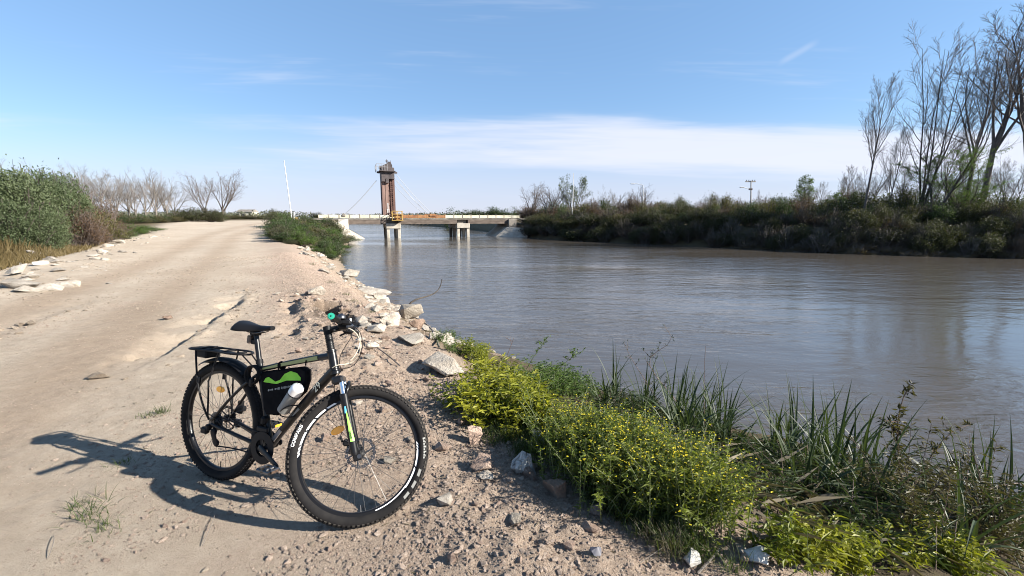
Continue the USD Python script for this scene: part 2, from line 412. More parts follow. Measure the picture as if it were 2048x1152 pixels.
for offx in (3.2, 5.1):
    d = np.abs(dC - offx - 0.35 * n)
    track = np.maximum(track, np.exp(-(d / 0.45) ** 2) * in_road)
streak = fbm2(dC * 1.0 + 0.25 * n, (zy - 0.62 * zx) * 0.05, 2.1, 4, 33)
ruts_ = fbm2(dC * 2.6 + 0.3 * n, (zy - 0.62 * zx) * 0.12, 1.7, 4, 35)
track = np.clip(1.1 * np.clip(ruts_, 0, 1) * in_road + track * (0.5 + 1.2 * (streak + 0.5)) + 1.5 * np.clip(streak, 0, 1) * in_road * sstep((dC - 1.0) / 1.0), 0, 1)
zone = np.stack([np.clip(shoulder, 0, 1), np.clip(soil, 0, 1), np.clip(track, 0, 1)], 1).astype(np.float32)
dark_soil = np.clip(wet, 0, 1).astype(np.float32)

dirt = M('dirt', {
    'z': ('attribute', {'attribute': 'zone'}), 'zs': ('separate_xyz', {}), 'dk': ('attribute', {'attribute': 'damp'}),
    'g': ('geometry', {}),
    'n1': ('noise_texture', {'scale': 0.55, 'detail': 6.0, 'roughness': 0.6}), 'n2': ('noise_texture', {'scale': 7.0, 'detail': 6.0, 'roughness': 0.7}), 'n3': ('noise_texture', {'scale': 45.0, 'detail': 6.0, 'roughness': 0.7}),
    'n4': ('noise_texture', {'scale': 190.0, 'detail': 3.0, 'roughness': 0.7}),
    'vo': ('voronoi_texture', {'scale': 38.0, 'randomness': 1.0}), 'vh': ('map_range', {'from_min': 0.0, 'from_max': 0.3, 'to_min': 0.0, 'to_max': 0.0}),
    'base': ('rgb_ramp', {'ramp': [(0.25, (0.275, 0.225, 0.172)), (0.5, (0.355, 0.296, 0.232)), (0.75, (0.43, 0.366, 0.294))]}),
    'mr': ('math', {'math_type': 'multiply_add', 'value2': 0.55}), 'mr2': ('math', {'math_type': 'multiply_add', 'value2': 0.75, 'value3': -0.15}),
    'trk': ('mix_color', {'blend_type': 'multiply', 'b': (0.80, 0.75, 0.71)}), 'trf': ('math', {'math_type': 'multiply', 'value2': 1.0}),
    'grv': ('rgb_ramp', {'ramp': [(0.3, (0.165, 0.115, 0.085)), (0.5, (0.285, 0.212, 0.162)), (0.7, (0.42, 0.34, 0.275))]}),
    'mg': ('mix_color', {}), 'gf': ('math', {'math_type': 'multiply', 'value2': 0.75}),
    'sl': ('rgb_ramp', {'ramp': [(0.3, (0.045, 0.035, 0.022)), (0.55, (0.09, 0.07, 0.042)), (0.75, (0.14, 0.125, 0.06))]}),
    'ms': ('mix_color', {}), 'md': ('mix_color', {'b': (0.07, 0.05, 0.036)}),
    'fleck': ('map_range', {'range_type': 'smoothstep', 'from_min': 0.58, 'from_max': 0.70}), 'fl': ('mix_color', {'blend_type': 'multiply', 'b': (0.72, 0.68, 0.66)}),
    'h1': ('math', {'math_type': 'multiply_add', 'value2': 0.5}), 'h2': ('math', {'math_type': 'multiply', 'value2': 0.6}), 'hv': ('math', {'math_type': 'multiply'}), 'h3': ('math', {'math_type': 'add'}),
    'b1': ('bump', {'height': 1.0, 'distance': 0.03, 'strength': 1.0}), 'b2': ('bump', {'height': 1.0, 'distance': 0.05, 'strength': 0.8}),
    'p': ('principled_bsdf', {'roughness': 0.95, 'specular_ior_level': 0.15})},
    [('z.vector', 'zs.vector'), ('g.position', 'n1.vector'), ('g.position', 'n2.vector'), ('g.position', 'n3.vector'), ('g.position', 'n4.vector'), ('g.position', 'vo.vector'),
     ('n2.fac', 'mr2.value1'), ('n1.fac', 'mr.value1'), ('mr2.value', 'mr.value3'), ('mr.value', 'base.fac'),
     ('zs.z', 'trf.value1'), ('base.color', 'trk.a'), ('trf.value', 'trk.fac'),
     ('n3.fac', 'grv.fac'), ('zs.x', 'gf.value1'), ('trk.result', 'mg.a'), ('grv.color', 'mg.b'), ('gf.value', 'mg.fac'),
     ('n2.fac', 'sl.fac'), ('mg.result', 'ms.a'), ('sl.color', 'ms.b'), ('zs.y', 'ms.fac'), ('ms.result', 'md.a'), ('dk.fac', 'md.fac'),
     ('n3.fac', 'fleck.value'), ('md.result', 'fl.a'), ('fleck.result', 'fl.fac'), ('fl.result', 'p.base_color'),
     ('vo.distance', 'vh.value'), ('vh.result', 'hv.value1'), ('zs.x', 'hv.value2'), ('n4.fac', 'h2.value1'), ('n3.fac', 'h1.value1'), ('h2.value', 'h1.value3'), ('h1.value', 'h3.value1'), ('hv.value', 'h3.value2'),
     ('h3.value', 'b1.height'), ('n2.fac', 'b2.height'), ('b2.normal', 'b1.normal'), ('b1.normal', 'p.normal')])

nx, ny = len(gx), len(gy)
ii = (np.arange(ny - 1)[:, None] * nx + np.arange(nx - 1)[None]).ravel()
quads = np.stack([ii, ii + 1, ii + nx + 1, ii + nx], 1)
qx, qy = zx[quads].mean(1), zy[quads].mean(1)
q_road, q_bank = in_road[ii], in_bank[ii]
verts = np.stack([zx, zy, GZ.ravel()], 1)
tri = np.cross(verts[quads[:, 1]] - verts[quads[:, 0]], verts[quads[:, 3]] - verts[quads[:, 0]])
vn = np.zeros_like(verts)
for k in range(4):
    np.add.at(vn, quads[:, k], tri)
vn = unit(vn)
def sheet(name, mask):
    q = quads[mask]; ids, inv = np.unique(q, return_inverse=True); q = inv.reshape(q.shape)
    m = UsdGeom.Mesh.Define(stage, '/World/' + name)
    m.CreatePointsAttr(Vt.Vec3fArray.FromNumpy(verts[ids].astype(np.float32)))
    m.CreateFaceVertexCountsAttr(Vt.IntArray.FromNumpy(np.full(len(q), 4, np.int32)))
    m.CreateFaceVertexIndicesAttr(Vt.IntArray.FromNumpy(q.astype(np.int32).ravel()))
    m.CreateSubdivisionSchemeAttr('none')
    m.CreateNormalsAttr(Vt.Vec3fArray.FromNumpy(vn[ids].astype(np.float32))); m.SetNormalsInterpolation('vertex')
    pv = UsdGeom.PrimvarsAPI(m)
    pv.CreatePrimvar('zone', Sdf.ValueTypeNames.Float3Array, 'vertex').Set(Vt.Vec3fArray.FromNumpy(zone[ids]))
    pv.CreatePrimvar('damp', Sdf.ValueTypeNames.FloatArray, 'vertex').Set(Vt.FloatArray.FromNumpy(dark_soil[ids]))
    UsdShade.MaterialBindingAPI.Apply(m.GetPrim()).Bind(dirt)
    meta(m.GetPrim(), kind='structure')
sheet('dirt_road', q_road)
sheet('river_bank', q_bank & ~q_road)
sheet('ground', ~q_road & ~q_bank)

# ------------------------------------------------------------ water
water = M('water', {
    'g': ('geometry', {}), 'm1': ('mapping', {'scale': (0.55, 1.5, 1.0), 'rotation': (0, 0, 0.25)}), 'm2': ('mapping', {'scale': (2.2, 6.0, 1.0), 'rotation': (0, 0, 0.05)}), 'm3': ('mapping', {'scale': (0.05, 0.12, 1.0), 'rotation': (0, 0, 0.5)}),
    'n1': ('noise_texture', {'scale': 1.0, 'detail': 3.0, 'roughness': 0.5, 'distortion': 0.4}), 'n2': ('noise_texture', {'scale': 1.0, 'detail': 4.0, 'roughness': 0.55, 'distortion': 0.6}), 'n3': ('noise_texture', {'scale': 1.0, 'detail': 3.0, 'roughness': 0.5}),
    'amp': ('map_range', {'range_type': 'smoothstep', 'from_min': 0.36, 'from_max': 0.62, 'to_min': 0.2, 'to_max': 1.25}),
    'h': ('math', {'math_type': 'multiply_add', 'value2': 0.35}), 'ha': ('math', {'math_type': 'multiply'}),
    'b': ('bump', {'height': 1.0, 'distance': 0.055, 'strength': 1.0}),
    'p': ('principled_bsdf', {'base_color': (0.062, 0.053, 0.044), 'roughness': 0.09, 'ior': 1.5})},
    [('g.position', 'm1.vector'), ('g.position', 'm2.vector'), ('g.position', 'm3.vector'), ('m1.vector', 'n1.vector'), ('m2.vector', 'n2.vector'), ('m3.vector', 'n3.vector'), ('n3.fac', 'amp.value'),
     ('n2.fac', 'h.value1'), ('n1.fac', 'h.value3'), ('h.value', 'ha.value1'), ('amp.result', 'ha.value2'), ('ha.value', 'b.height'), ('b.normal', 'p.normal')])
wx, wy = np.linspace(-340, 160, 2), np.linspace(-80, 450, 2)
obj('river_water', (np.array([(-340, -80, WATER), (160, -80, WATER), (160, 450, WATER), (-340, 450, WATER)]), np.array([[0, 1, 2, 3]])), water, kind='structure')

# ------------------------------------------------------------ bridge
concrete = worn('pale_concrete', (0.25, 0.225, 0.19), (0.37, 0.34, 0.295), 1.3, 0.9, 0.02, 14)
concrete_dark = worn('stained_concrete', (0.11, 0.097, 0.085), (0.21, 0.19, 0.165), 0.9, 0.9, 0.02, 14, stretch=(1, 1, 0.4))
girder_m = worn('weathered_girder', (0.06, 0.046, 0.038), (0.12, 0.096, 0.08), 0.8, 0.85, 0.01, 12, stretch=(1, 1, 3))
rail_white = worn('faded_rail_paint', (0.38, 0.35, 0.25), (0.50, 0.475, 0.39), 0.7, 0.7, 0.005, 10)
rail_rust = worn('rusty_rail', (0.15, 0.065, 0.03), (0.27, 0.14, 0.06), 1.2, 0.8, 0.005, 16)
yellow = worn('yellow_paint', (0.27, 0.165, 0.04), (0.36, 0.24, 0.07), 2.0, 0.6, 0.003, 20)
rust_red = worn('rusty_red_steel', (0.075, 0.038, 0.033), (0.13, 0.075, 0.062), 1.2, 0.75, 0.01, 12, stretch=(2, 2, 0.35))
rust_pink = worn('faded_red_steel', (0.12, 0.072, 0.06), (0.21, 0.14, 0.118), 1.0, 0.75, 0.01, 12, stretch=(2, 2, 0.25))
steel_dark = worn('dark_steel', (0.035, 0.03, 0.032), (0.085, 0.07, 0.07), 2.0, 0.7, 0.004, 20)
cable_m = plain('steel_cable', (0.20, 0.21, 0.23), 0.5)
galv = plain('pale_galvanised', (0.40, 0.40, 0.40), 0.6)
rail_grey = plain('grey_railing', (0.22, 0.22, 0.23), 0.6)
wood_pole = worn('grey_pole', (0.16, 0.14, 0.12), (0.26, 0.235, 0.20), 3, 0.9, 0.004, 30)

BL = at(697, 437, 64.5); BR = at(1016, 437, 73.5)
BA = unit(np.array([BR[0] - BL[0], BR[1] - BL[1], 0])); BP = np.array([-BA[1], BA[0], 0])
BLEN = float(np.hypot(BR[0] - BL[0], BR[1] - BL[1]))
BM = np.eye(4); BM[:3, 0] = BA; BM[:3, 1] = BP; BM[:3, 3] = (BL[0], BL[1], 0)
def onbridge(px):
    """distance along the near edge of the bridge of a column of the photograph"""
    d = ray(px, 437); a = np.array([[d[0], -BA[0]], [d[1], -BA[1]]])
    return float(np.linalg.solve(a, BL[:2])[1])
DECK, GB, DW = 1.62, 0.72, 6.5
bridge = thing('road_bridge', 'low concrete girder bridge crossing the brown river in the distance', 'bridge', matrix=BM)
S1, S2 = onbridge(785), onbridge(925)
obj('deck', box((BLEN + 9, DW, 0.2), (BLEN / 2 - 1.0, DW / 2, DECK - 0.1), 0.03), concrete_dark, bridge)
for a, b in ((0, S1 - 0.8), (S1 + 0.8, S2 - 0.9), (S2 + 0.9, BLEN)):
    for yy in (0.25, 3.2, 6.2):
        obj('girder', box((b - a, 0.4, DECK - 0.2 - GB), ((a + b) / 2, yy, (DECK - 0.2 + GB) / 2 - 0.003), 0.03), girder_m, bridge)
def pier(s, tag, white):
    p = thing('bridge_pier', tag, 'pier', matrix=BM, group=None)
    obj('pier_cap', box((2.2, 6.6, 0.78), (s + 0.1, 3.1, GB - 0.27), 0.04), concrete, p)
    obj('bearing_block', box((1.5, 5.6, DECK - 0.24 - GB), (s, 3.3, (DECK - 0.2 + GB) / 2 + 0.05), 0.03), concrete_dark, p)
    for j, yy in enumerate((0.2, 3.0, 5.8)):
        for i, xx in enumerate((-0.72, 0.92)):
            obj('pile', box((0.46, 0.46, 5.2), (s + xx, yy, GB - 0.6 - 2.6), 0.05), concrete if i == 1 or j == 0 else concrete_dark, p)
    return p
pier(S1, 'pile pier under the bridge tower, pale cap on dark and white piles', True)
pier(S2, 'shorter pile pier of the bridge nearest the wooded far bank', False)
# guard rails: one piece per bay
npan = 22
for side, yy in ((0, 0.12), (1, DW - 0.12)):
    for k in range(npan):
        a = -4.2 + (BLEN + 6.4) * k / npan; b = -4.2 + (BLEN + 6.4) * (k + 1) / npan
        if side == 0 and abs((a + b) / 2 - S1) < 0.8:
            continue
        rust = S1 + 0.3 < (a + b) / 2 < onbridge(882)
        obj('rail_panel', box((b - a - 0.14, 0.09, 0.46), ((a + b) / 2, yy, DECK + 0.30), 0.02), rail_rust if rust else rail_white, bridge)
        obj('rail_post', box((0.13, 0.14, 0.68), (b, yy + 0.01, DECK + 0.33), 0.02), rail_rust if rust else concrete_dark, bridge)
# lifting tower on the first pier
tw = thing('bridge_tower', 'rusty red steel lifting tower standing above the river bridge', 'tower', matrix=BM)
TS, TZ = onbridge(778), float(at(780, 334, 66)[2])
W2 = 0.98
for i, (xx, yy) in enumerate(((-0.60, 0.35), (-0.04, 0.35), (-0.60, 2.6), (-0.04, 2.6))):
    wv = 0.23 if i % 2 == 0 else 0.27
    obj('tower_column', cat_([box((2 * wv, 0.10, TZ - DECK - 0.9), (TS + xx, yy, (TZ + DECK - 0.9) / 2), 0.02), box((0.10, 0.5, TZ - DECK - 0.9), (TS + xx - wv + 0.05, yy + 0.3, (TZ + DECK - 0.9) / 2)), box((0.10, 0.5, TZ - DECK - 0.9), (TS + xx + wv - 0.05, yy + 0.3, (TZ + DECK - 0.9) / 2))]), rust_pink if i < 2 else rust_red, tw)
obj('tower_web', box((0.80, 0.12, TZ - DECK - 0.6), (TS + 0.72, 0.62, (TZ + DECK) / 2 - 0.1)), rust_red, tw)
obj('tower_web', box((0.14, 2.2, TZ - DECK - 0.6), (TS + 1.05, 1.8, (TZ + DECK) / 2 - 0.1)), rust_red, tw)
obj('tower_web', box((1.3, 0.12, TZ - DECK - 0.6), (TS - 0.2, 1.9, (TZ + DECK) / 2 - 0.1)), steel_dark, tw)
zz = np.arange(DECK + 0.4, TZ - 0.3, 0.3)
for xx in (0.56, 0.92):
    obj('ladder_rail', box((0.07, 0.07, TZ - DECK + 0.2), (TS + xx, 0.42, (TZ + DECK) / 2)), rust_red, tw)
for z in zz:
    obj('ladder_rung', box((0.34, 0.05, 0.05), (TS + 0.74, 0.42, z)), rust_red, tw)
for z in np.arange(DECK + 2.2, TZ - 0.3, 0.75):
    obj('ladder_hoop', tube(np.array([(TS + 0.74 + 0.32 * math.cos(a), 0.42 - 0.45 * abs(math.sin(a)), z) for a in np.linspace(0, math.pi, 7)]), 0.025, 5), rust_red, tw)
obj('tower_head', cat_([box((1.95, 2.9, 1.7), (TS + 0.12, 1.4, TZ - 0.85), 0.04), box((0.5, 2.9, 0.5), (TS - 0.6, 1.4, TZ - 1.85), 0.03), box((0.5, 2.9, 0.7), (TS + 0.0, 1.4, TZ - 1.95), 0.03)]), steel_dark, tw)
obj('platform', cat_([box((2.4, 3.8, 0.1), (TS + 0.05, 1.4, TZ - 0.55)), box((0.5, 0.3, 0.25), (TS - 1.2, 0.4, TZ - 0.7)), box((0.5, 0.3, 0.25), (TS + 1.3, 0.4, TZ - 0.7))]), steel_dark, tw)
obj('sheave_housing', xf(np.array([[1, 0, 0, TS - 0.1], [0, 0, -1, 2.2], [0, 1, 0, TZ - 0.05], [0, 0, 0, 1]]), prism([(-0.9, 0), (0.95, 0), (0.98, 0.5), (0.72, 0.98), (0.42, 1.0), (0.1, 0.66), (-0.5, 0.36), (-0.9, 0.3)], 1.6)), steel_dark, tw)
rl = [tube([(TS + a, -0.45, TZ - 0.5), (TS + a, -0.45, TZ + 0.45)], 0.03, 5) for a in np.linspace(-1.5, 0.1, 5)]
rl += [tube([(TS - 1.5, -0.45, TZ + h), (TS + 0.1, -0.45, TZ + h)], 0.03, 5) for h in (0.0, 0.45)]
rl += [tube([(TS - 1.5, y, TZ - 0.5), (TS - 1.5, y, TZ + 0.45)], 0.03, 5) for y in (0.8, 2.0, 3.2)] + [tube([(TS - 1.5, -0.45, TZ + 0.45), (TS - 1.5, 3.2, TZ + 0.45)], 0.03, 5)]
obj('platform_railing', cat_(rl), rail_grey, tw)
obj('mast', cat_([tube([(TS + 0.15, 1.2, TZ + 0.5), (TS + 0.15, 1.2, TZ + 1.35)], 0.05, 6), tube([(TS + 0.75, 1.2, TZ + 0.3), (TS + 0.75, 1.2, TZ + 1.2)], 0.04, 6), box((0.3, 0.3, 0.18), (TS + 0.15, 1.2, TZ + 1.1))]), steel_dark, tw)
obj('white_marking', cat_([box((0.12, 0.02, 0.9), (TS - 0.04, 0.285, DECK + 1.9)), box((0.1, 0.02, 0.5), (TS - 0.15, 0.285, DECK + 1.1)), box((0.1, 0.02, 0.5), (TS + 0.07, 0.285, DECK + 1.1)), box((0.4, 0.02, 0.09), (TS - 0.04, 0.285, DECK + 1.38))]), galv, tw, label='white painted figure on the red tower column')
# yellow cage of the machinery platform at the tower's foot
cg = thing('yellow_railing', 'yellow tubular railing cage at the foot of the bridge tower', 'railing', matrix=BM)
c0, c1 = TS + 0.45, TS + 1.95
zb = DECK - 0.25
obj('frame', cat_([tube([(x, y, zb), (x, y, zb + 1.35)], 0.05, 6) for x in (c0, (c0 + c1) / 2, c1) for y in (-1.0, 0.0)] + [tube([(c0, y, zb + h), (c1, y, zb + h)], 0.05, 6) for y in (-1.0, 0.0) for h in (0.45, 0.9, 1.35)] + [tube([(x, -1.0, zb + h), (x, 0, zb + h)], 0.05, 6) for x in (c0, c1) for h in (0.45, 0.9, 1.35)]), yellow, cg)
obj('machinery_box', box((0.9, 0.6, 0.75), ((c0 + c1) / 2, -0.5, zb + 0.42), 0.05), rail_rust, cg)
obj('floor_plate', box((c1 - c0 + 0.2, 1.3, 0.08), ((c0 + c1) / 2, -0.45, zb - 0.03)), yellow, cg)
# stay cables
for i, (px0, py0, px1, y0, y1) in enumerate(((757, 360, 688, 0.5, 0.1), (796, 345, 868, 0.5, 0.1), (795, 358, 862, 0.5, 0.1), (796, 350, 866, 2.6, 3.0), (795, 366, 858, 2.6, 3.0))):
    a = np.array([onbridge(px0), y0, float(at(px0, py0, 65.5)[2])]); b = np.array([onbridge(px1), y1, DECK + 0.5])
    t = np.linspace(0, 1, 9)[:, None]
    p = a + (b - a) * t; p[:, 2] -= 0.25 * np.sin(np.pi * t[:, 0])
    c = thing('stay_cable', ['thick cable from the tower down to the left end of the bridge', 'upper front cable slanting from the tower towards the right', 'lower front cable slanting from the tower towards the right', 'upper rear cable slanting from the tower towards the right', 'lower rear cable slanting from the tower towards the right'][i], 'cable', matrix=BM)
    obj('strand', tube(p, 0.055 if i == 0 else 0.03, 5), cable_m, c)
    obj('anchor', box((0.5, 0.3, 0.45), tuple(b), 0.05), rail_rust if i else concrete_dark, c)
# abutments
ab = thing('bridge_abutment', 'pale concrete abutment with paved cone at the left end of the bridge', 'abutment', matrix=BM)
obj('wall', box((1.4, 7.4, DECK + 2.9), (-0.75, 3.3, (DECK - 2.9) / 2 - 0.11), 0.05), concrete, ab)
def slab(pts, thick, n=(0, 0, -1)):
    p = np.asarray(pts, float); q = p + np.asarray(n, float) * thick
    return meshkit.arrays(mf.Manifold.hull_points(np.vstack([p, q])))[:2]
obj('wing_wall', slab([(-0.4, -0.25, DECK - 0.05), (-0.4, -0.25, -2.0), (-4.6, -7.0, -2.0), (-4.6, -7.0, -1.0), (-1.2, -1.6, DECK - 0.3)], 0.35, (0.85, -0.5, 0)), concrete, ab)
obj('cone_paving', slab([(-0.6, -0.6, 0.35), (2.9, -0.8, -1.9), (1.6, -4.0, -1.9), (-2.6, -4.8, -1.9), (-2.0, -2.6, -0.4), (2.9, 4.0, -1.9), (-0.6, 4.0, 0.35)], 0.6, (-0.3, 0.2, -0.9)), concrete, ab)
ab2 = thing('bridge_abutment', 'abutment with a rough concrete apron at the far right end of the bridge', 'abutment', matrix=BM)
obj('wall', box((1.4, 7.4, DECK + 2.9), (BLEN + 0.72, 3.3, (DECK - 2.9) / 2 - 0.11), 0.05), concrete_dark, ab2)
obj('apron', slab([(BLEN - 0.3, -0.6, 0.2), (BLEN - 3.2, -0.8, -1.9), (BLEN + 1.2, -5.0, -1.9), (BLEN + 2.6, -3.6, 0.0), (BLEN - 3.2, 5.0, -1.9), (BLEN - 0.3, 6.0, 0.2)], 0.6, (0.3, 0.2, -0.9)), concrete, ab2)
# approach fill between the road and the bridge, and its yellow barrier
bar = thing('yellow_barrier', 'low yellow barrier where the dirt road meets the bridge', 'barrier')
b0, b1 = at(556, 437, 63), at(594, 437, 64)
gB = gz1(*((b0 + b1) / 2)[:2])
zt = max(1.615, gB + 0.45)
obj('rail', slab([(b0[0], b0[1], zt + 0.12), (b1[0], b1[1], zt + 0.12), (b0[0], b0[1], zt - 0.2), (b1[0], b1[1], zt - 0.2)], 0.1, (0.1, 0.98, 0)), yellow, bar)
for k in (0.1, 0.5, 0.9):
    q = b0 + (b1 - b0) * k
    obj('post', box((0.13, 0.13, zt - gB + 0.6), (q[0], q[1] + 0.14, (zt + gB - 0.6) / 2)), concrete_dark, bar)

# ------------------------------------------------------------ poles
def pole(name, label, cat, px, py_top, y, r, lean=0.0, mat=galv, px_base=None):
    top = at(px, py_top, y); bx = at(px_base if px_base is not None else px, 437, y)[0]
    g = gz1(bx, y)
    p = thing(name, label, cat, (bx, y, g))
    obj('shaft', tube([(0, 0, -0.3), ((top[0] - bx) / 2, 0, (top[2] - g) / 2), (top[0] - bx, 0, top[2] - g)], [r, r * 0.85, r * 0.6], 10), mat, p)
    return p, top[0] - bx, top[2] - g
pole('leaning_pole', 'tall slim white pole leaning left beside the bridge approach', 'pole', 568, 321, 60, 0.075, mat=galv, px_base=584)
pole('marker_post', 'short white post beside the foot of the leaning pole', 'post', 588, 424, 60, 0.09)
pole('white_pole', 'plain pale pole in front of the willowy tree across the river', 'pole', 1147, 346, 68, 0.085, px_base=1144)
p, dx, h = pole('street_lamp', 'single arm street lamp among bare trees across the river', 'street lamp', 1286, 370, 74, 0.08)
obj('arm', tube(smooth_line([(dx, 0, h - 0.05), (dx - 0.7, 0, h + 0.15), (dx - 1.4, 0, h + 0.2)], 6), 0.045, 6), galv, p)
obj('lamp_head', box((0.75, 0.26, 0.14), (dx - 1.75, 0, h + 0.2), 0.05), galv, p)
p, dx, h = pole('utility_pole', 'wooden utility pole with crossarm and lamp across the river', 'utility pole', 1502, 361, 62, 0.11, mat=wood_pole)
obj('crossarm', box((1.5, 0.12, 0.12), (dx, 0.1, h - 0.15), 0.02), wood_pole, p)
for k in (-0.6, -0.25, 0.25, 0.6):
    obj('insulator', tube([(dx + k, 0.1, h - 0.09), (dx + k, 0.1, h + 0.1)], 0.05, 8), steel_dark, p)
obj('lamp_arm', tube([(dx, 0, h - 1.15), (dx - 1.0, 0, h - 0.98)], 0.04, 6), galv, p)
obj('lamp_head', box((0.6, 0.24, 0.13), (dx - 1.2, 0, h - 0.95), 0.04), galv, p)
obj('bracket', box((0.5, 0.2, 0.25), (dx + 0.05, 0, h - 1.2), 0.03), steel_dark, p)

# ------------------------------------------------------------ rocks, rubble, gravel
def rock_mesh(seed, angular=0.6, flat=0.7, sub=3):
    r = np.random.default_rng(seed)
    p = r.normal(size=(13, 3)); p = unit(p) * r.uniform(0.7, 1.0, (13, 1)) * [0.5, 0.42, 0.5 * flat]
    hull = mf.Manifold.hull_points(p)
    v, f, _ = meshkit.arrays(hull.refine(sub) if sub > 1 else hull)
    n = meshkit.fbm(v * 3 + seed * 7.1, 3, seed) - 0.5
    n2 = meshkit.fbm(v * 9 + seed * 3.1, 3, seed + 5) - 0.5
    v = v + unit(v) * (n[:, None] * (0.32 * (1 - angular) + 0.05) + n2[:, None] * 0.05)
    return v, f

def stone_mat(name, c1, c2, c3, scale=5):
    return M(name, {'tc': ('texture_coordinate', {}), 'oi': ('object_info', {}), 'n': ('noise_texture', {'scale': scale, 'detail': 7.0, 'roughness': 0.65}), 'n2': ('noise_texture', {'scale': 26.0, 'detail': 6.0, 'roughness': 0.7}),
                    'r': ('rgb_ramp', {'ramp': [(0.3, c1), (0.52, c2), (0.72, c3)]}), 'v': ('map_range', {'to_min': 0.72, 'to_max': 1.18}), 'h': ('hsv', {}),
                    'b': ('bump', {'height': 1.0, 'distance': 0.06, 'strength': 0.8}), 'p': ('principled_bsdf', {'roughness': 0.9, 'specular_ior_level': 0.2})},
             [('tc.object', 'n.vector'), ('tc.object', 'n2.vector'), ('n.fac', 'r.fac'), ('r.color', 'h.color'), ('oi.random', 'v.value'), ('v.result', 'h.value'), ('h.color', 'p.base_color'), ('n2.fac', 'b.height'), ('b.normal', 'p.normal')])
pale_stone = stone_mat('pale_rubble', (0.22, 0.19, 0.155), (0.35, 0.31, 0.262), (0.46, 0.42, 0.365))
pink_stone = stone_mat('pinkish_stone', (0.22, 0.15, 0.115), (0.345, 0.255, 0.205), (0.43, 0.35, 0.29))
brown_stone = stone_mat('brown_stone', (0.13, 0.09, 0.065), (0.235, 0.165, 0.125), (0.33, 0.25, 0.20))
gravel_stone = stone_mat('gravel_stone', (0.27, 0.20, 0.155), (0.40, 0.315, 0.255), (0.50, 0.42, 0.355))
bank_stone = stone_mat('sunlit_rubble', (0.24, 0.208, 0.17), (0.35, 0.31, 0.262), (0.44, 0.40, 0.345))
white_stone = stone_mat('whitish_stone', (0.38, 0.365, 0.34), (0.52, 0.50, 0.47), (0.62, 0.60, 0.57))
grey_streak = M('streaked_grey_stone', {'tc': ('texture_coordinate', {}), 'mp': ('mapping', {'scale': (6.5, 6.5, 1.3), 'rotation': (0.15, 0.3, 0)}), 'n': ('noise_texture', {'scale': 2.2, 'detail': 6.0, 'roughness': 0.6, 'distortion': 0.7}),
    'r': ('rgb_ramp', {'ramp': [(0.36, (0.05, 0.045, 0.04)), (0.46, (0.26, 0.25, 0.235)), (0.6, (0.45, 0.43, 0.40)), (0.75, (0.55, 0.54, 0.51))]}), 'b': ('bump', {'height': 1.0, 'distance': 0.08, 'strength': 0.9}), 'p': ('principled_bsdf', {'roughness': 0.9})},
    [('tc.object', 'mp.vector'), ('mp.vector', 'n.vector'), ('n.fac', 'r.fac'), ('r.color', 'p.base_color'), ('n.fac', 'b.height'), ('b.normal', 'p.normal')])

def rock_kind(name, seed, mat, angular=0.7, flat=0.7, sub=3):
    k = kind_of(name)
    obj('stone_body', rock_mesh(seed, angular, flat, sub), mat, k, smooth=18)
    return k
def lone_rock(name, label, px, py, wpx, hpx, mat, seed, rz=0.3, angular=0.8, cat='rock', tilt=None, flat=None, sink=0.12):
    """one particular rock, at its place and size in the photograph: base at (px, py)"""
    p = hit(px, py); d = p[1]
    w = wpx / FOC * d * 1.02; h = hpx / FOC * d
    v, f = rock_mesh(seed, angular, 0.9, 5)
    v = v - v.mean(0)
    ext = np.ptp(v, 0)
    dep = w * 0.8 if flat is None else w * flat
    v = v / ext * [w, dep, h]
    if tilt:
        v = xf(trimesh.transformations.euler_matrix(*tilt), (v, f))[0]
    v[:, 2] -= v[:, 2].min() + sink * h
    c = thing(name, label, cat, (p[0], p[1] + dep * 0.35, p[2]), rz)
    obj('stone_body', (v, f), mat, c, smooth=35)
L_ = lone_rock
L_('rock', 'grey and white streaked rock standing on the gravel edge by the yellow flowers', 1044, 952, 54, 50, grey_streak, 11, 0.1)
L_('rock', 'pinkish rounded rock just left of the streaked grey rock', 962, 946, 50, 32, pink_stone, 12)
L_('rock', 'angular pale pink rock right of the front wheel beside the green grass', 950, 890, 34, 42, pink_stone, 13, 0.6)
L_('rock', 'reddish brown rock with a pale right end at the foot of the yellow flowers', 1112, 1000, 62, 42, brown_stone, 14, -0.5)
L_('rock', 'small flat layered tan rock in front of the pinkish rounded rock', 972, 962, 34, 14, pale_stone, 15)
L_('rock', 'small pale rock at the edge of the yellow green plants', 905, 822, 20, 16, pale_stone, 16)
L_('concrete_slab', 'large flat pale concrete slab on the bank beside the yellow plants', 878, 752, 92, 40, pale_stone, 17, -0.75, cat='concrete slab', flat=0.8)
L_('rock', 'pale stone half buried right of the handlebar', 742, 702, 30, 20, pale_stone, 18)
L_('rock', 'whitish boulder with dark shaded side at the water, topmost of its heap', 812, 640, 50, 34, bank_stone, 119, 0.3)
L_('rock', 'brown boulder in the heap at the water under the black branch', 778, 652, 44, 30, pale_stone, 120, 0.8)
L_('rock', 'rounded wet boulder at the right end of the waterside heap', 832, 662, 34, 26, brown_stone, 121, 0.2)
L_('concrete_slab', 'pale slab leaning into the water below the waterside heap', 820, 690, 62, 18, bank_stone, 122, -0.5, cat='concrete slab')
L_('concrete_slab', 'long pale slab lying along the waterline upstream of the heap', 735, 590, 86, 15, pale_stone, 23, -0.55, cat='concrete slab', flat=0.7)
L_('rock', 'pale block at the upstream end of the long waterline slab', 690, 556, 50, 20, pale_stone, 24, -0.4)
L_('rock', 'pale block perched above the hollow in the broken bank edge', 632, 592, 34, 22, pale_stone, 25, 0.2)
L_('rock', 'white rock at the bottom edge among yellow leaves', 1528, 1132, 62, 34, white_stone, 26, 0.3)
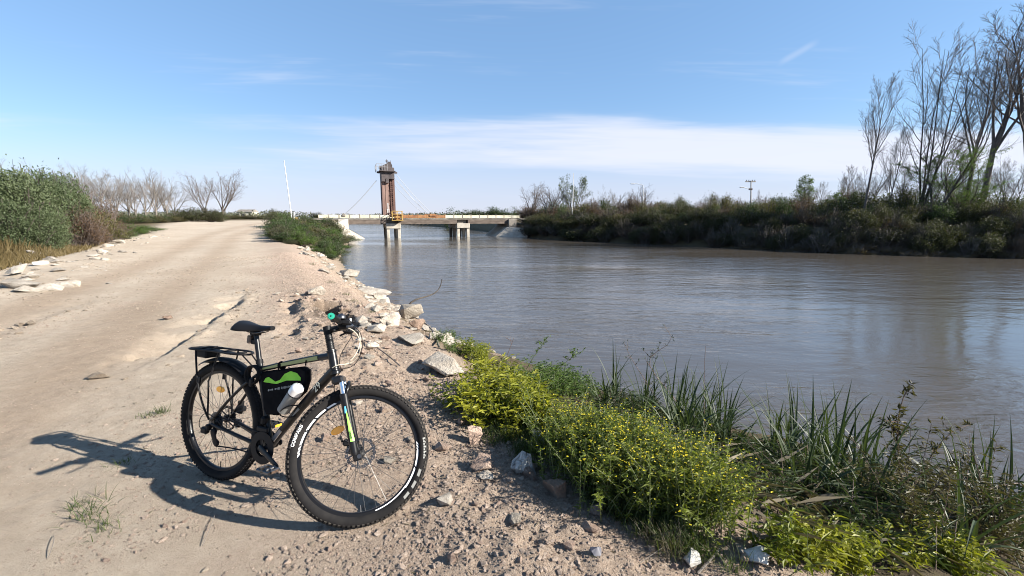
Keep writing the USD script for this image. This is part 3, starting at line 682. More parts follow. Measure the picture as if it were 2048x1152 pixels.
L_('rock', 'whitish broken rock at the bottom beside dry grass', 1388, 1140, 46, 30, white_stone, 27, 0.9)
L_('concrete_slab', 'white elongated block lying tilted in the grass above the streaked rock', 1078, 888, 52, 15, white_stone, 28, -0.75, cat='concrete block', flat=0.4, tilt=(0, 0.1, 0), sink=-0.5)
L_('rock', 'rounded pale stone on the bank edge below the yellow flowers', 1195, 1032, 36, 24, pink_stone, 29)
L_('rock', 'tan stone beside the dry grass tuft near the bottom', 1338, 1090, 34, 26, brown_stone, 30)
L_('concrete_slab', 'broken slab with dark hollow beneath on the left rubble heap', 22, 552, 44, 16, pale_stone, 31, 0.35, cat='concrete slab', flat=0.7, tilt=(0.1, -0.25, 0), sink=-0.25)
L_('concrete_slab', 'pale slab on top of the left rubble heap against the dry weeds', 64, 516, 40, 13, pale_stone, 32, -0.3, cat='concrete slab', flat=0.6, tilt=(0, 0.22, 0))
L_('rock', 'wide pale rubble block left of the road below the slabs', 22, 578, 58, 22, pale_stone, 33, 0.2)
L_('rock', 'pale rubble stone right of the leaning slab at the left', 95, 525, 24, 14, pale_stone, 34)
L_('rock', 'rounded pale stone on the left verge, foremost of the row by the green patch', 198, 508, 20, 10, pale_stone, 35)
L_('rock', 'pale stone on the left verge just beyond the foremost one', 212, 495, 17, 9, pale_stone, 36)
L_('rock', 'bright pale stone on the left verge against the green patch', 236, 487, 20, 9, bank_stone, 37)
L_('rock', 'distant pale stone on the left verge where the green patch ends', 290, 467, 16, 8, bank_stone, 38)
L_('rock', 'dark clod on the road behind the saddle', 331, 640, 16, 9, brown_stone, 39)
L_('rock', 'dark bluish flat stone lying in the gravel near the bottom', 1192, 1112, 28, 16, plain('dark_slate', (0.05, 0.05, 0.065), 0.6), 40)

rng = np.random.default_rng(7)
chunks = [rock_kind('rubble', 50 + i, m, 0.85, 0.65) for i, m in enumerate((pale_stone, bank_stone, bank_stone, bank_stone, pale_stone))]
stones = [rock_kind('loose_stone', 70 + i, m, 0.75, 0.62, 2) for i, m in enumerate((pink_stone, pink_stone, gravel_stone, pale_stone, gravel_stone, pink_stone))]
def cpoint(s):
    """a point and direction s metres along the crest"""
    seg = np.hypot(*np.diff(CREST, axis=0).T); cum = np.r_[0, np.cumsum(seg)]
    k = min(np.searchsorted(cum, s, 'right') - 1, len(seg) - 1)
    d = (CREST[k + 1] - CREST[k]) / seg[k]
    return CREST[k] + d * (s - cum[k]), d
# rubble on the slope between the road and the water, from the heap to the bridge
def drop(kinds, name, label, cat, x, y, size, group, sink=0.15, zs=1.0):
    g = max(gz1(x, y), WATER - 0.1)
    place(kinds[rng.integers(len(kinds))], name, label, cat, (x, y, g + size * zs * (0.30 - sink)), rng.uniform(0, 6.28), (size, size * rng.uniform(0.7, 1.0), size * zs), group)
n = 0
while n < 240:
    y = 8.6 + 28 * rng.random() ** 1.5
    i = np.searchsorted(EDGE[:, 1], y) ; e = EDGE[i - 1] + (EDGE[i] - EDGE[i - 1]) * (y - EDGE[i - 1, 1]) / (EDGE[i, 1] - EDGE[i - 1, 1])
    j = np.searchsorted(CREST[:, 1], y); c = CREST[j - 1] + (CREST[j] - CREST[j - 1]) * (y - CREST[j - 1, 1]) / (CREST[j, 1] - CREST[j - 1, 1])
    t = rng.beta(2.2, 1.3) if y < 20 else rng.uniform(0.0, 0.75)
    x = c[0] + (e[0] - c[0]) * t
    size = rng.choice([0.16, 0.24, 0.36, 0.55, 0.8], p=[0.27, 0.3, 0.25, 0.13, 0.05]) * (0.8 + 0.4 * rng.random()) * (1 if y > 12 else 0.75)
    drop(chunks, 'rubble_block', 'pale broken rubble block on the bank slope between road and water', 'rubble', x, y, size, 'rubble on the bank slope', 0.22, 0.7)
    n += 1
heap = hit(800, 650)
for k in range(26):   # smaller pieces of the waterside heap
    drop(chunks, 'rubble_block', 'smaller rubble piece wedged between the boulders of the waterside heap', 'rubble', heap[0] + rng.normal(-0.2, 0.5), heap[1] + rng.normal(0, 0.7), rng.uniform(0.14, 0.42), 'small pieces of the waterside heap', 0.1, 0.75)
for k in range(95):   # left verge
    y = 9.5 + 22 * rng.random() ** 1.2
    i = np.searchsorted(LEFT[:, 1], y); e = LEFT[i - 1] + (LEFT[i] - LEFT[i - 1]) * (y - LEFT[i - 1, 1]) / (LEFT[i, 1] - LEFT[i - 1, 1])
    drop(chunks, 'rubble_block', 'pale rubble chunk scattered along the left verge of the dirt road', 'rubble', e[0] + rng.normal(0.25, 0.75) + 0.8 * (y < 15) * rng.random(), y, rng.choice([0.14, 0.22, 0.34, 0.55], p=[0.35, 0.33, 0.22, 0.10]), 'rubble on the left verge', 0.24, 0.55)
for k in range(34):   # the pale heap at the left of the road
    q = hit(rng.uniform(-60, 140), rng.uniform(515, 585))
    drop(chunks, 'rubble_block', 'pale broken slab piece in the rubble heap by the dry weeds', 'rubble', q[0], q[1], rng.choice([0.2, 0.34, 0.5, 0.75], p=[0.3, 0.35, 0.25, 0.1]), 'rubble heap by the dry weeds', 0.16, 0.5)
# loose stones large enough to tell apart
n = 0
while n < 235:
    s = rng.uniform(8.3, 22.5); c, d = cpoint(s); q = np.array([d[1], -d[0]])
    off = rng.normal(0.12, 0.55)
    x, y = c - q * off
    if not (1.35 < y < 9) or abs(x / y) > 1.15 or off < -0.9:
        continue
    size = min(0.17, 0.027 * y ** 0.6 * rng.lognormal(0.2, 0.45))
    drop(stones, 'stone', 'small loose stone in the gravelly strip along the bank edge', 'stone', x, y, size, 'loose stones along the bank edge', 0.14)
    n += 1
n = 0
while n < 40:
    x, y = rng.uniform(-4.5, 0.3), rng.uniform(1.45, 5.5)
    if abs(x / y) > 1.15 or not shapely.contains_xy(P_ROAD, x, y) or (rng.random() > 0.35 and not (x < -1.2 and y < 2.4)):
        continue
    drop(stones, 'stone', 'small flat pale stone pressed into the dirt road around the bicycle', 'stone', x, y, rng.uniform(0.018, 0.04), 'stones pressed into the road', 0.12, 0.7)
    n += 1
# clods broken from the edges of the ruts
clods = [rock_kind('clod', 85 + i, stone_mat('dirt_clod_%d' % i, (0.20, 0.155, 0.115), (0.30, 0.245, 0.19), (0.38, 0.32, 0.255), 4 + i), 0.5, 0.7, 3) for i in range(2)]
for line, _, _ in RUTS + [(NOTCH, 0, 0)]:
    for k in range(15):
        i = rng.integers(0, len(line) - 1); q = line[i] + (line[i + 1] - line[i]) * rng.random() + rng.normal(size=2) * 0.16
        drop(clods, 'dirt_clod', 'dry clod of dirt broken loose along the torn road edge', 'clod', q[0], q[1], rng.choice([0.06, 0.1, 0.16, 0.22], p=[0.4, 0.3, 0.2, 0.1]), 'dirt clods along the ruts', 0.16, 0.7)
# gravel: nobody could count it
gp = UsdGeom.PointInstancer.Define(stage, '/World/gravel')
meta(gp.GetPrim(), kind='stuff', label='fine pinkish gravel spread over the road edge')
protos = []
for i, m in enumerate((gravel_stone, pink_stone, gravel_stone, gravel_stone)):
    x = obj('gravel_grain', rock_mesh(90 + i, 0.8, 0.6, 1), m, gp.GetPrim())
    protos.append(x.GetPath())
gp.CreatePrototypesRel().SetTargets(protos)
P, S = [], []
while len(P) < 52000:
    s = 7.5 + 26 * rng.random() ** 1.7 if len(P) % 2 else rng.uniform(9.5, 15.5); c, d = cpoint(s); q = np.array([d[1], -d[0]])
    off = (rng.normal(0.4, 0.8) if s < 16 else rng.normal(0.05, 0.5)) if rng.random() < 0.9 else rng.uniform(-0.5, 2.2)
    x, y = c - q * off
    if 1.2 < y < 20 and abs(x / y) < 1.3 and off > -1.2:
        P.append((x, y)); S.append(min(0.05, 0.0135 * max(1, y / 3) ** 0.7 * rng.lognormal(0, 0.55)))
while len(P) < 66000:
    x, y = rng.uniform(-8, 0.5), 1.3 + 7 * rng.random() ** 1.5
    if abs(x / y) < 1.3 and shapely.contains_xy(P_ROAD, x, y) and rng.random() < 0.25 + 0.75 * (meshkit.noise(np.array([x * 1.5, y * 1.5, 0.3]), 4) > 0.55):
        P.append((x, y)); S.append(0.0075 * max(1, y / 4) * rng.lognormal(0, 0.45))
P, S = np.array(P), np.array(S)
Z = gz(P[:, 0], P[:, 1]) + S * 0.04
gp.CreatePositionsAttr(Vt.Vec3fArray.FromNumpy(np.column_stack([P, Z]).astype(np.float32)))
gp.CreateScalesAttr(Vt.Vec3fArray.FromNumpy((S[:, None] * rng.uniform(0.7, 1.3, (len(S), 3))).astype(np.float32)))
ang = rng.uniform(0, np.pi, len(S))
gp.CreateOrientationsAttr(Vt.QuathArray([Gf.Quath(float(math.cos(a)), 0.0, 0.0, float(math.sin(a))) for a in ang]))
gp.CreateProtoIndicesAttr(Vt.IntArray.FromNumpy(rng.integers(0, 4, len(S)).astype(np.int32)))

# crumbs of dry dirt strewn over the road, thickest along the ruts and the middle
cp = UsdGeom.PointInstancer.Define(stage, '/World/dirt_crumbs')
meta(cp.GetPrim(), kind='stuff', label='crumbs of dry dirt strewn over the road')
dirt_c = stone_mat('dirt_crumb', (0.24, 0.192, 0.145), (0.33, 0.272, 0.212), (0.41, 0.345, 0.275))
pr = [obj('crumb', rock_mesh(95 + i, 0.6, 0.6, 1), dirt_c, cp.GetPrim()).GetPath() for i in range(3)]
cp.CreatePrototypesRel().SetTargets(pr)
m_ = 60000
x, y = rng.uniform(-16, 0.8, m_), 1.3 + 17 * rng.random(m_) ** 1.3
dens = np.clip(fbm2(x, y, 0.9, 4, 41) * 3.2 + 0.12, 0.02, 1)
for line, _, _ in RUTS:
    d_, side_, s_, L_r = signed(x, y, line); dens = np.maximum(dens, np.exp(-((d_ * side_ - 0.12) / 0.22) ** 2) * (s_ > 0.01) * (s_ < L_r - 0.01))
k_ = shapely.contains_xy(P_ROAD, x, y) & (rng.random(m_) < dens) & (np.abs(x / y) < 1.4)
x, y = x[k_], y[k_]; S = np.minimum(0.06, 0.0085 * np.maximum(1, y / 3.5) * rng.lognormal(0, 0.6, len(x)))
cp.CreatePositionsAttr(Vt.Vec3fArray.FromNumpy(np.column_stack([x, y, gz(x, y) + S * 0.08]).astype(np.float32)))
cp.CreateScalesAttr(Vt.Vec3fArray.FromNumpy((S[:, None] * rng.uniform(0.7, 1.3, (len(S), 3))).astype(np.float32)))
cp.CreateOrientationsAttr(Vt.QuathArray([Gf.Quath(float(math.cos(a)), 0.0, 0.0, float(math.sin(a))) for a in rng.uniform(0, np.pi, len(S))]))
cp.CreateProtoIndicesAttr(Vt.IntArray.FromNumpy(rng.integers(0, 3, len(S)).astype(np.int32)))

# ------------------------------------------------------------ trees and plants
bark_grey = worn('grey_bark', (0.05, 0.043, 0.04), (0.105, 0.092, 0.085), 3, 0.95, 0.02, 18, stretch=(1, 1, 0.25))
bark_dark = worn('dark_bark', (0.04, 0.033, 0.028), (0.085, 0.072, 0.06), 3, 0.95, 0.02, 18, stretch=(1, 1, 0.25))
bark_pale = worn('pale_bark', (0.09, 0.08, 0.07), (0.16, 0.14, 0.122), 3, 0.95, 0.01, 18, stretch=(1, 1, 0.25))
twig_brown = plain('brown_twigs', (0.075, 0.058, 0.05), 0.9)
twig_grey = plain('grey_twigs', (0.12, 0.105, 0.095), 0.9)
leaf_dark = foliage('dark_green_leaves', [(0.036, 0.040, 0.017), (0.064, 0.068, 0.030), (0.10, 0.104, 0.05)], 0.25)
leaf_mid = foliage('mid_green_leaves', [(0.035, 0.055, 0.020), (0.06, 0.085, 0.032), (0.10, 0.125, 0.055)], 0.3)
leaf_sage = foliage('sage_green_leaves', [(0.055, 0.075, 0.036), (0.10, 0.12, 0.065), (0.17, 0.18, 0.115)], 0.3)
leaf_olive = foliage('olive_leaves', [(0.065, 0.062, 0.022), (0.115, 0.105, 0.04), (0.17, 0.15, 0.065)], 0.3)
leaf_brown = foliage('dry_brown_leaves', [(0.07, 0.042, 0.026), (0.13, 0.08, 0.048), (0.20, 0.135, 0.08)], 0.25)
leaf_fresh = foliage('fresh_green_leaves', [(0.05, 0.085, 0.018), (0.085, 0.13, 0.03), (0.13, 0.17, 0.05)], 0.35)
leaf_yellow = foliage('yellow_green_leaves', [(0.10, 0.12, 0.014), (0.26, 0.25, 0.022), (0.44, 0.38, 0.035), (0.55, 0.46, 0.06)], 0.4)
leaf_strap = foliage('strap_leaves', [(0.026, 0.040, 0.018), (0.055, 0.074, 0.034), (0.12, 0.135, 0.075)], 0.25, 0.5)
leaf_dead = foliage('dead_reed', [(0.10, 0.085, 0.06), (0.20, 0.17, 0.12), (0.33, 0.29, 0.21)], 0.2)
leaf_grass = foliage('grass_blades', [(0.045, 0.065, 0.018), (0.085, 0.105, 0.03), (0.16, 0.16, 0.06)], 0.35)
leaf_weed = foliage('dry_weeds', [(0.10, 0.075, 0.035), (0.165, 0.125, 0.06), (0.24, 0.19, 0.10)], 0.3)
leaf_reddish = foliage('reddish_green_leaves', [(0.045, 0.04, 0.02), (0.085, 0.075, 0.03), (0.15, 0.115, 0.045), (0.20, 0.12, 0.06)], 0.3)
petal = foliage('yellow_flowers', [(0.55, 0.46, 0.03), (0.70, 0.62, 0.06)], 0.3)
stem_green = plain('green_stems', (0.07, 0.085, 0.03), 0.7)
stem_red = plain('reddish_stems', (0.085, 0.05, 0.035), 0.7)

def grow(seed, H, r0, lean, specs, base_dir=None):
    """a branching skeleton: for each order, how many shoots stand on each of the order before"""
    r = np.random.default_rng(seed)
    S = np.zeros((1, 3)); D = unit(np.array([[lean[0], lean[1], 1.0]])); L = np.array([H * specs[0].get('len', 0.9)]); R = np.array([r0])
    out = []
    for o, sp in enumerate(specs):
        K = sp.get('K', 4); n = len(S)
        pts = [S]; rad = [R]; dirs = [D]; d = D
        for k in range(K):
            d = unit(d + r.normal(size=(n, 3)) * sp.get('wander', 0.12) + np.array([0, 0, sp.get('up', 0.05)]))
            pts.append(pts[-1] + d * (L / K)[:, None]); dirs.append(d)
            rad.append(R * (1 - (k + 1) / K * (1 - sp.get('taper', 0.35))))
        pts, rad, dirs = np.array(pts), np.array(rad), np.array(dirs)
        out.append((pts[:-1].reshape(-1, 3), pts[1:].reshape(-1, 3), rad[:-1].ravel(), rad[1:].ravel(), sp.get('sides', 3)))
        if o + 1 < len(specs):
            nx_ = specs[o + 1]; c = nx_['n']; t0 = nx_.get('t0', 0.3)
            t = t0 + (nx_.get('t1', 1.0) - t0) * (np.arange(c)[None] + r.uniform(0, 1, (n, c))) / c
            q = np.clip(t * K, 0, K - 1e-4); i = q.astype(int); fr = (q - i)[..., None]
            ar = np.arange(n)[:, None]
            P = pts[i, ar] * (1 - fr) + pts[i + 1, ar] * fr
            dp = dirs[i + 1, ar]; rr = rad[i, ar]
            rnd = r.normal(size=dp.shape); pr = unit(rnd - dp * (rnd * dp).sum(-1, keepdims=True))
            a = np.radians(nx_.get('ang', 38)) * r.uniform(0.7, 1.25, (n, c))[..., None]
            S = P.reshape(-1, 3); D = unit(dp * np.cos(a) + pr * np.sin(a)).reshape(-1, 3)
            L = (L[:, None] * nx_.get('ratio', 0.5) * (1.15 - nx_.get('drop', 0.6) * (t - t0) / (1 - t0 + 1e-6)) * r.uniform(0.75, 1.2, (n, c))).ravel()
            R = np.maximum(rr * nx_.get('thin', 0.55), nx_.get('rmin', 0.004)).ravel()
    return out, (S, D, L)

def skeleton_mesh(out, orders):
    return cat_([frusta(*out[o][:4], n=out[o][4]) for o in orders])

TOP = {}
def tree_kind(name, seed, H, r0, specs, bark, twig, lean=(0, 0), leaf=None, nleaf=0, lsize=0.1, order_split=2, pick=None):
    k = kind_of(name)
    out, _ = grow(seed, H, r0, lean, specs)
    TOP[str(k.GetPath())] = float(np.percentile(np.concatenate([o[1][:, 2] for o in out]), 99.7))
    obj('trunk', skeleton_mesh(out, range(order_split)), bark, k, smooth=50)
    obj('twigs', skeleton_mesh(out, range(order_split, len(specs))), twig, k)
    if leaf is not None:
        r = np.random.default_rng(seed + 1)
        a, b = out[-1][0], out[-1][1]
        if pick:
            m = pick(b); a, b = a[m], b[m]
        i = r.integers(0, len(a), nleaf)
        c = a[i] + (b - a)[i] * r.random((nleaf, 1)) + r.normal(size=(nleaf, 3)) * lsize * 0.7
        obj('leaves', leaves(c, r.normal(size=(nleaf, 3)) + [0, 0, -0.2], r.normal(size=(nleaf, 3)) + [0, 0, 0.6], lsize * r.uniform(0.6, 1.4, nleaf), lsize * 0.55), leaf, k)
    return k

tall_specs = [dict(len=0.95, K=12, wander=0.04, up=0.06, taper=0.12, sides=9), dict(n=15, t0=0.36, ratio=0.40, ang=34, K=7, wander=0.09, up=0.11, thin=0.5, sides=5, drop=0.65), dict(n=8, t0=0.25, ratio=0.42, ang=36, K=5, wander=0.1, up=0.09, thin=0.55, rmin=0.010), dict(n=6, t0=0.2, ratio=0.5, ang=34, K=3, wander=0.12, up=0.06, rmin=0.007), dict(n=4, t0=0.2, ratio=0.55, ang=34, K=2, wander=0.12, up=0.05, rmin=0.005)]
fork_specs = [dict(len=0.46, K=6, wander=0.015, up=0.5, taper=0.75, sides=10), dict(n=5, t0=0.8, ratio=1.15, ang=15, K=10, wander=0.07, up=0.07, thin=0.62, taper=0.2, sides=7, drop=0.2), dict(n=8, t0=0.2, ratio=0.40, ang=42, K=6, wander=0.1, up=0.09, thin=0.5, sides=4), dict(n=6, t0=0.2, ratio=0.48, ang=42, K=4, wander=0.12, up=0.07, rmin=0.009), dict(n=6, t0=0.15, ratio=0.5, ang=36, K=2, wander=0.12, up=0.05, rmin=0.006)]
multi_specs = [dict(len=0.12, K=2, wander=0.02, taper=0.9, sides=9), dict(n=5, t0=0.3, ratio=6.5, ang=13, K=10, wander=0.06, up=0.06, thin=0.6, taper=0.15, sides=6, drop=0.15), dict(n=10, t0=0.25, ratio=0.30, ang=36, K=5, wander=0.1, up=0.09, thin=0.5, sides=4), dict(n=7, t0=0.2, ratio=0.5, ang=34, K=4, wander=0.12, up=0.07, rmin=0.009), dict(n=5, t0=0.15, ratio=0.5, ang=34, K=2, wander=0.12, up=0.05, rmin=0.006)]
round_specs = [dict(len=0.22, K=3, wander=0.06, taper=0.8, sides=8), dict(n=6, t0=0.4, ratio=2.6, ang=32, K=8, wander=0.1, up=0.05, thin=0.6, taper=0.2, sides=5, drop=0.25), dict(n=8, t0=0.2, ratio=0.42, ang=42, K=5, wander=0.14, up=0.05, thin=0.5, rmin=0.011), dict(n=7, t0=0.15, ratio=0.5, ang=40, K=3, wander=0.15, up=0.04, rmin=0.007), dict(n=6, t0=0.15, ratio=0.5, ang=38, K=2, wander=0.15, up=0.03, rmin=0.005)]

ivy_specs = [multi_specs[0], {**multi_specs[1], 'n': 3}, {**multi_specs[2], 'n': 12, 't0': 0.12}, {**multi_specs[3], 'n': 7}, {**multi_specs[4], 'n': 3}]
T = {}
T['slim'] = tree_kind('slim_bare_tree', 101, 10, 0.16, tall_specs, bark_grey, twig_brown)
T['slim2'] = tree_kind('slim_bare_tree', 102, 10, 0.14, tall_specs, bark_grey, twig_grey)
T['fork'] = tree_kind('forked_bare_tree', 103, 10, 0.12, fork_specs, bark_grey, twig_brown, order_split=3)
T['fork2'] = tree_kind('forked_bare_tree', 104, 10, 0.14, fork_specs, bark_grey, twig_brown, order_split=3)
T['multi'] = tree_kind('many_stemmed_bare_tree', 105, 10, 0.105, multi_specs, bark_dark, twig_brown, order_split=3)
T['round'] = tree_kind('rounded_bare_tree', 106, 10, 0.16, round_specs, bark_pale, twig_grey)
T['round2'] = tree_kind('rounded_bare_tree', 107, 10, 0.18, round_specs, bark_dark, twig_brown)
T['pale'] = tree_kind('pale_bare_tree', 108, 10, 0.16, round_specs, bark_pale, plain('pale_twigs', (0.10, 0.088, 0.078), 0.9))
T['leafy'] = tree_kind('thin_leafy_tree', 109, 10, 0.15, tall_specs, bark_dark, twig_brown, leaf=leaf_fresh, nleaf=2600, lsize=0.2)
T['ivy'] = tree_kind('ivy_clad_tree', 110, 10, 0.17, ivy_specs, bark_dark, twig_brown, leaf=leaf_fresh, nleaf=9000, lsize=0.085, order_split=3, pick=lambda p: p[:, 2] < 7.0)
T['willow'] = tree_kind('willowy_tree', 111, 10, 0.2, round_specs, bark_grey, twig_grey, leaf=leaf_sage, nleaf=3500, lsize=0.2)

def stand(kind, name, label, px, py_top, y, cat='tree', rz=0.0, group=None, wide=1.0, H0=10.0, lean=0.0, sink=0.1):
    top = at(px, py_top, y); x = top[0]; g = gz1(x, y)
    h = max(top[2] - g, 0.5)
    s = (h + sink) / TOP[str(kind.GetPath())]
    m = trimesh.transformations.euler_matrix(0, lean, rz) if lean else trimesh.transformations.euler_matrix(0, 0, rz)
    m = m @ np.diag([s * wide, s * wide, s, 1]); m[:3, 3] = (x, y, g - sink)
    return place(kind, name, label, cat, None, group=group, matrix=m)

# ---- big trees at the right, across the river
stand(T['slim'], 'bare_tree', 'tall slender bare tree standing alone left of the big trees across the river', 1762, 150, 40, rz=0.7, wide=0.62, H0=10.2)
stand(T['multi'], 'bare_tree', 'tall many-stemmed bare tree left of the two thick trunks across the river', 1902, 45, 43, rz=0.4, wide=0.85, H0=9.6)
stand(T['fork'], 'bare_tree', 'tall forked bare tree with a thick straight trunk, second from the right edge', 1990, 65, 41, rz=2.1, wide=1.0, H0=9.2)
stand(T['fork2'], 'bare_tree', 'thickest bare tree with a forked trunk at the right edge of the picture', 2036, 5, 42.5, rz=4.0, wide=1.05, H0=9.2)
stand(T['slim2'], 'bare_tree', 'bare tree just beyond the right edge with branches reaching into the sky', 2150, -40, 41, rz=1.0, wide=1.2, H0=10)
stand(T['slim2'], 'bare_tree', 'thin bare tree leaning left in front of the many-stemmed tree', 1885, 205, 42, rz=3.3, wide=0.5, lean=-0.32, H0=9.5)
stand(T['ivy'], 'ivy_clad_tree', 'green leafy climber-clad tree between the many-stemmed tree and the thick trunks', 1905, 190, 40.5, rz=1.3, wide=1.35, H0=9.6)
stand(T['ivy'], 'ivy_clad_tree', 'lower yellowish green tree beneath the thick bare trunks', 1950, 290, 39.5, rz=4.4, wide=1.5, H0=9.6)
stand(T['slim2'], 'bare_tree', 'faint thin bare tree just right of the slender lone tree', 1800, 245, 44, rz=5.0, wide=0.6)
for i, (px, top, y) in enumerate(((1700, 330, 62), (1725, 345, 58), (1752, 318, 64), (1788, 335, 60), (1822, 320, 66), (1846, 338, 58), (1872, 322, 63), (1925, 330, 62), (1958, 318, 60), (1975, 335, 57), (2005, 318, 62), (2030, 310, 60), (2048, 330, 58), (1690, 352, 70))):
    stand(T[['slim', 'slim2', 'pale'][i % 3]], 'bare_tree', 'thin leafless tree in the wood behind the big trees across the river', px, top, y, rz=i * 1.7, wide=0.8, group='thin leafless wood behind the big trees')
# ---- middle distance, across the river
stand(T['round2'], 'bare_tree', 'small bare tree with a rounded top nearest the right end of the bridge', 1060, 361, 80, rz=0.3, wide=0.85)
stand(T['round2'], 'bare_tree', 'dark bushy bare tree between the round topped tree and the white pole', 1104, 364, 74, rz=2.0, wide=1.2)
stand(T['willow'], 'willowy_tree', 'wispy greenish tree behind the plain white pole across the river', 1146, 349, 76, rz=1.1, wide=0.8)
stand(T['round'], 'bare_tree', 'small bare tree midway between white pole and street lamp', 1234, 370, 82, rz=0.9, wide=1.0)
stand(T['round2'], 'bare_tree', 'bare tree standing right behind the street lamp', 1290, 369, 78, rz=4.2, wide=0.95)
stand(T['slim2'], 'bare_tree', 'thin dead snag just right of the utility pole', 1519, 378, 66, rz=0.4, wide=0.4)
stand(T['leafy'], 'leafy_tree', 'loose green leaved tree standing above the bushes right of the utility pole', 1618, 350, 62, rz=0.4, wide=1.3, H0=9.6)
stand(T['leafy'], 'leafy_tree', 'dark leaved sapling right of the loose green tree', 1672, 385, 58, rz=2.4, wide=1.5, H0=9.6)
for i, (px, top, y) in enumerate(((1180, 388, 95), (1200, 392, 100), (1258, 385, 98), (1330, 392, 105), (1360, 390, 110), (1430, 388, 100), (1560, 384, 95), (1455, 385, 92), (1640, 362, 80), (1215, 380, 90))):
    stand(T[['round', 'pale', 'slim2'][i % 3]], 'bare_tree', 'hazy bare tree standing far behind the scrub across the river', px, top, y, rz=i * 2.1, group='far bare trees behind the scrub')
# ---- left of the road
stand(T['round2'], 'bare_tree', 'lone dark bare tree with spreading limbs beside the end of the road', 434, 335, 62, rz=0.6, wide=0.85)
stand(T['round2'], 'bare_tree', 'dark bare tree left of and behind the lone spreading one', 402, 342, 66, rz=3.1, wide=0.8)
for i, (px, top, y) in enumerate(((160, 342, 52), (190, 338, 50), (222, 352, 60), (248, 360, 66), (278, 352, 58), (298, 348, 62), (322, 355, 64), (342, 372, 70), (135, 345, 46), (100, 340, 48), (62, 328, 44), (25, 330, 42), (262, 366, 72), (210, 345, 55))):
    stand(T[['pale', 'round', 'pale'][i % 3]], 'bare_tree', 'pale leafless tree in the row behind the bushes left of the road', px, top - 14, y, rz=i * 1.3, wide=0.95, group='pale bare trees left of the road')

# ---- shrubs
def shrub_kind(name, seed, leaf, nleaf, lsize, stem, nstem=26, dome=0.8, twiggy=0.0, clumps=14, upward=0.15, fill=0.5, shell=0.0):
    """a bush one metre wide and one metre tall: stems from the ground, leaf clumps through the crown"""
    r = np.random.default_rng(seed); k = kind_of(name)
    az = r.uniform(0, 2 * np.pi, nstem); sp = r.uniform(0.05, 0.5, nstem)
    tops = np.stack([np.cos(az) * sp, np.sin(az) * sp, r.uniform(0.5, 1.0, nstem) * np.sqrt(np.clip(1 - (sp / 0.62) ** 2, 0.1, 1))], 1)
    seg, rr = [], []
    for b in range(nstem):
        a0 = np.array([math.cos(az[b]), math.sin(az[b]), 0]) * 0.08 * r.random()
        p = smooth_line([a0, a0 * 0.4 + tops[b] * 0.55 + r.normal(size=3) * 0.04, tops[b]], 5)
        seg.append((p[:-1], p[1:])); rr.append((np.linspace(0.012, 0.005, 5)[:-1], np.linspace(0.012, 0.005, 5)[1:]))
    P0 = np.vstack([s[0] for s in seg]); P1 = np.vstack([s[1] for s in seg]); R0 = np.hstack([x[0] for x in rr]); R1 = np.hstack([x[1] for x in rr])
    nt = int(260 * (0.4 + twiggy))
    i = r.integers(0, len(P0), nt); q = P0[i] + (P1 - P0)[i] * r.random((nt, 1)); d = unit(r.normal(size=(nt, 3)) + [0, 0, 0.5]) * r.uniform(0.08, 0.24, (nt, 1))
    P0 = np.vstack([P0, q]); P1 = np.vstack([P1, q + d]); R0 = np.r_[R0, np.full(nt, 0.0045)]; R1 = np.r_[R1, np.full(nt, 0.002)]
    obj('stems', frusta(P0, P1, R0, R1, 3), stem, k, kind='stuff')
    if nleaf:
        c = np.vstack([tops * r.uniform(fill, 0.97, (nstem, 1)) for _ in range(max(1, clumps // 6))])
        j = r.integers(0, len(c), nleaf)
        p = c[j] + r.normal(size=(nleaf, 3)) * [0.085, 0.085, 0.07]
        if shell:
            q = unit(r.normal(size=(nleaf, 3))); rad = 0.42 + 0.20 * (meshkit.fbm(q * 2.6 + seed, 3, seed) - 0.5) * 2
            q = q * (rad * r.uniform(0.72, 1.05, nleaf))[:, None] + [0, 0, 0.46]
            w = r.random(nleaf) < shell; p[w] = q[w]
        m = (p[:, 2] > 0.02); p = p[m]; n = len(p)
        obj('leaves', leaves(p, r.normal(size=(n, 3)) + [0, 0, upward], r.normal(size=(n, 3)) * 0.7 + [0, 0, 0.8], lsize * r.uniform(0.6, 1.4, n), lsize * 0.5), leaf, k, kind='stuff')
    return k
B = {}
B['dark'] = [shrub_kind('dark_bush', 201 + i, leaf_dark, 2600, 0.05, bark_dark, twiggy=0.5, shell=0.4) for i in range(3)]
B['brush'] = [shrub_kind('leafless_brush', 211 + i, leaf_brown if i == 1 else leaf_dark, 1000, 0.04, bark_dark if i else bark_grey, 50, twiggy=2.2) for i in range(3)]
B['olive'] = [shrub_kind('olive_bush', 221 + i, leaf_olive, 2300, 0.045, twig_brown, twiggy=0.8) for i in range(2)]
B['mid'] = [shrub_kind('green_bush', 231 + i, leaf_mid, 2600, 0.045, bark_dark) for i in range(2)]
B['fresh'] = [shrub_kind('fresh_green_bush', 261, leaf_fresh, 2600, 0.045, bark_dark)]
B['sage'] = [shrub_kind('hedge_bush', 241 + i, leaf_sage, 11000, 0.034, bark_dark, 46, clumps=36, fill=0.25, shell=0.65) for i in range(3)]
B['brown'] = [shrub_kind('dry_bramble', 251 + i, leaf_brown, 4500, 0.03, twig_brown, 40, twiggy=2.0) for i in range(2)]
rs = np.random.default_rng(31)
def bush(kind, name, label, x, y, w, h, group=None, sink=0.08, cat='bush'):
    ks = B[kind]
    return place(ks[rs.integers(len(ks))], name, label, cat, (x, y, gz1(x, y) - sink * h), rs.uniform(0, 6.28), (w, w * rs.uniform(0.85, 1.1), h * (1 + sink)), group)
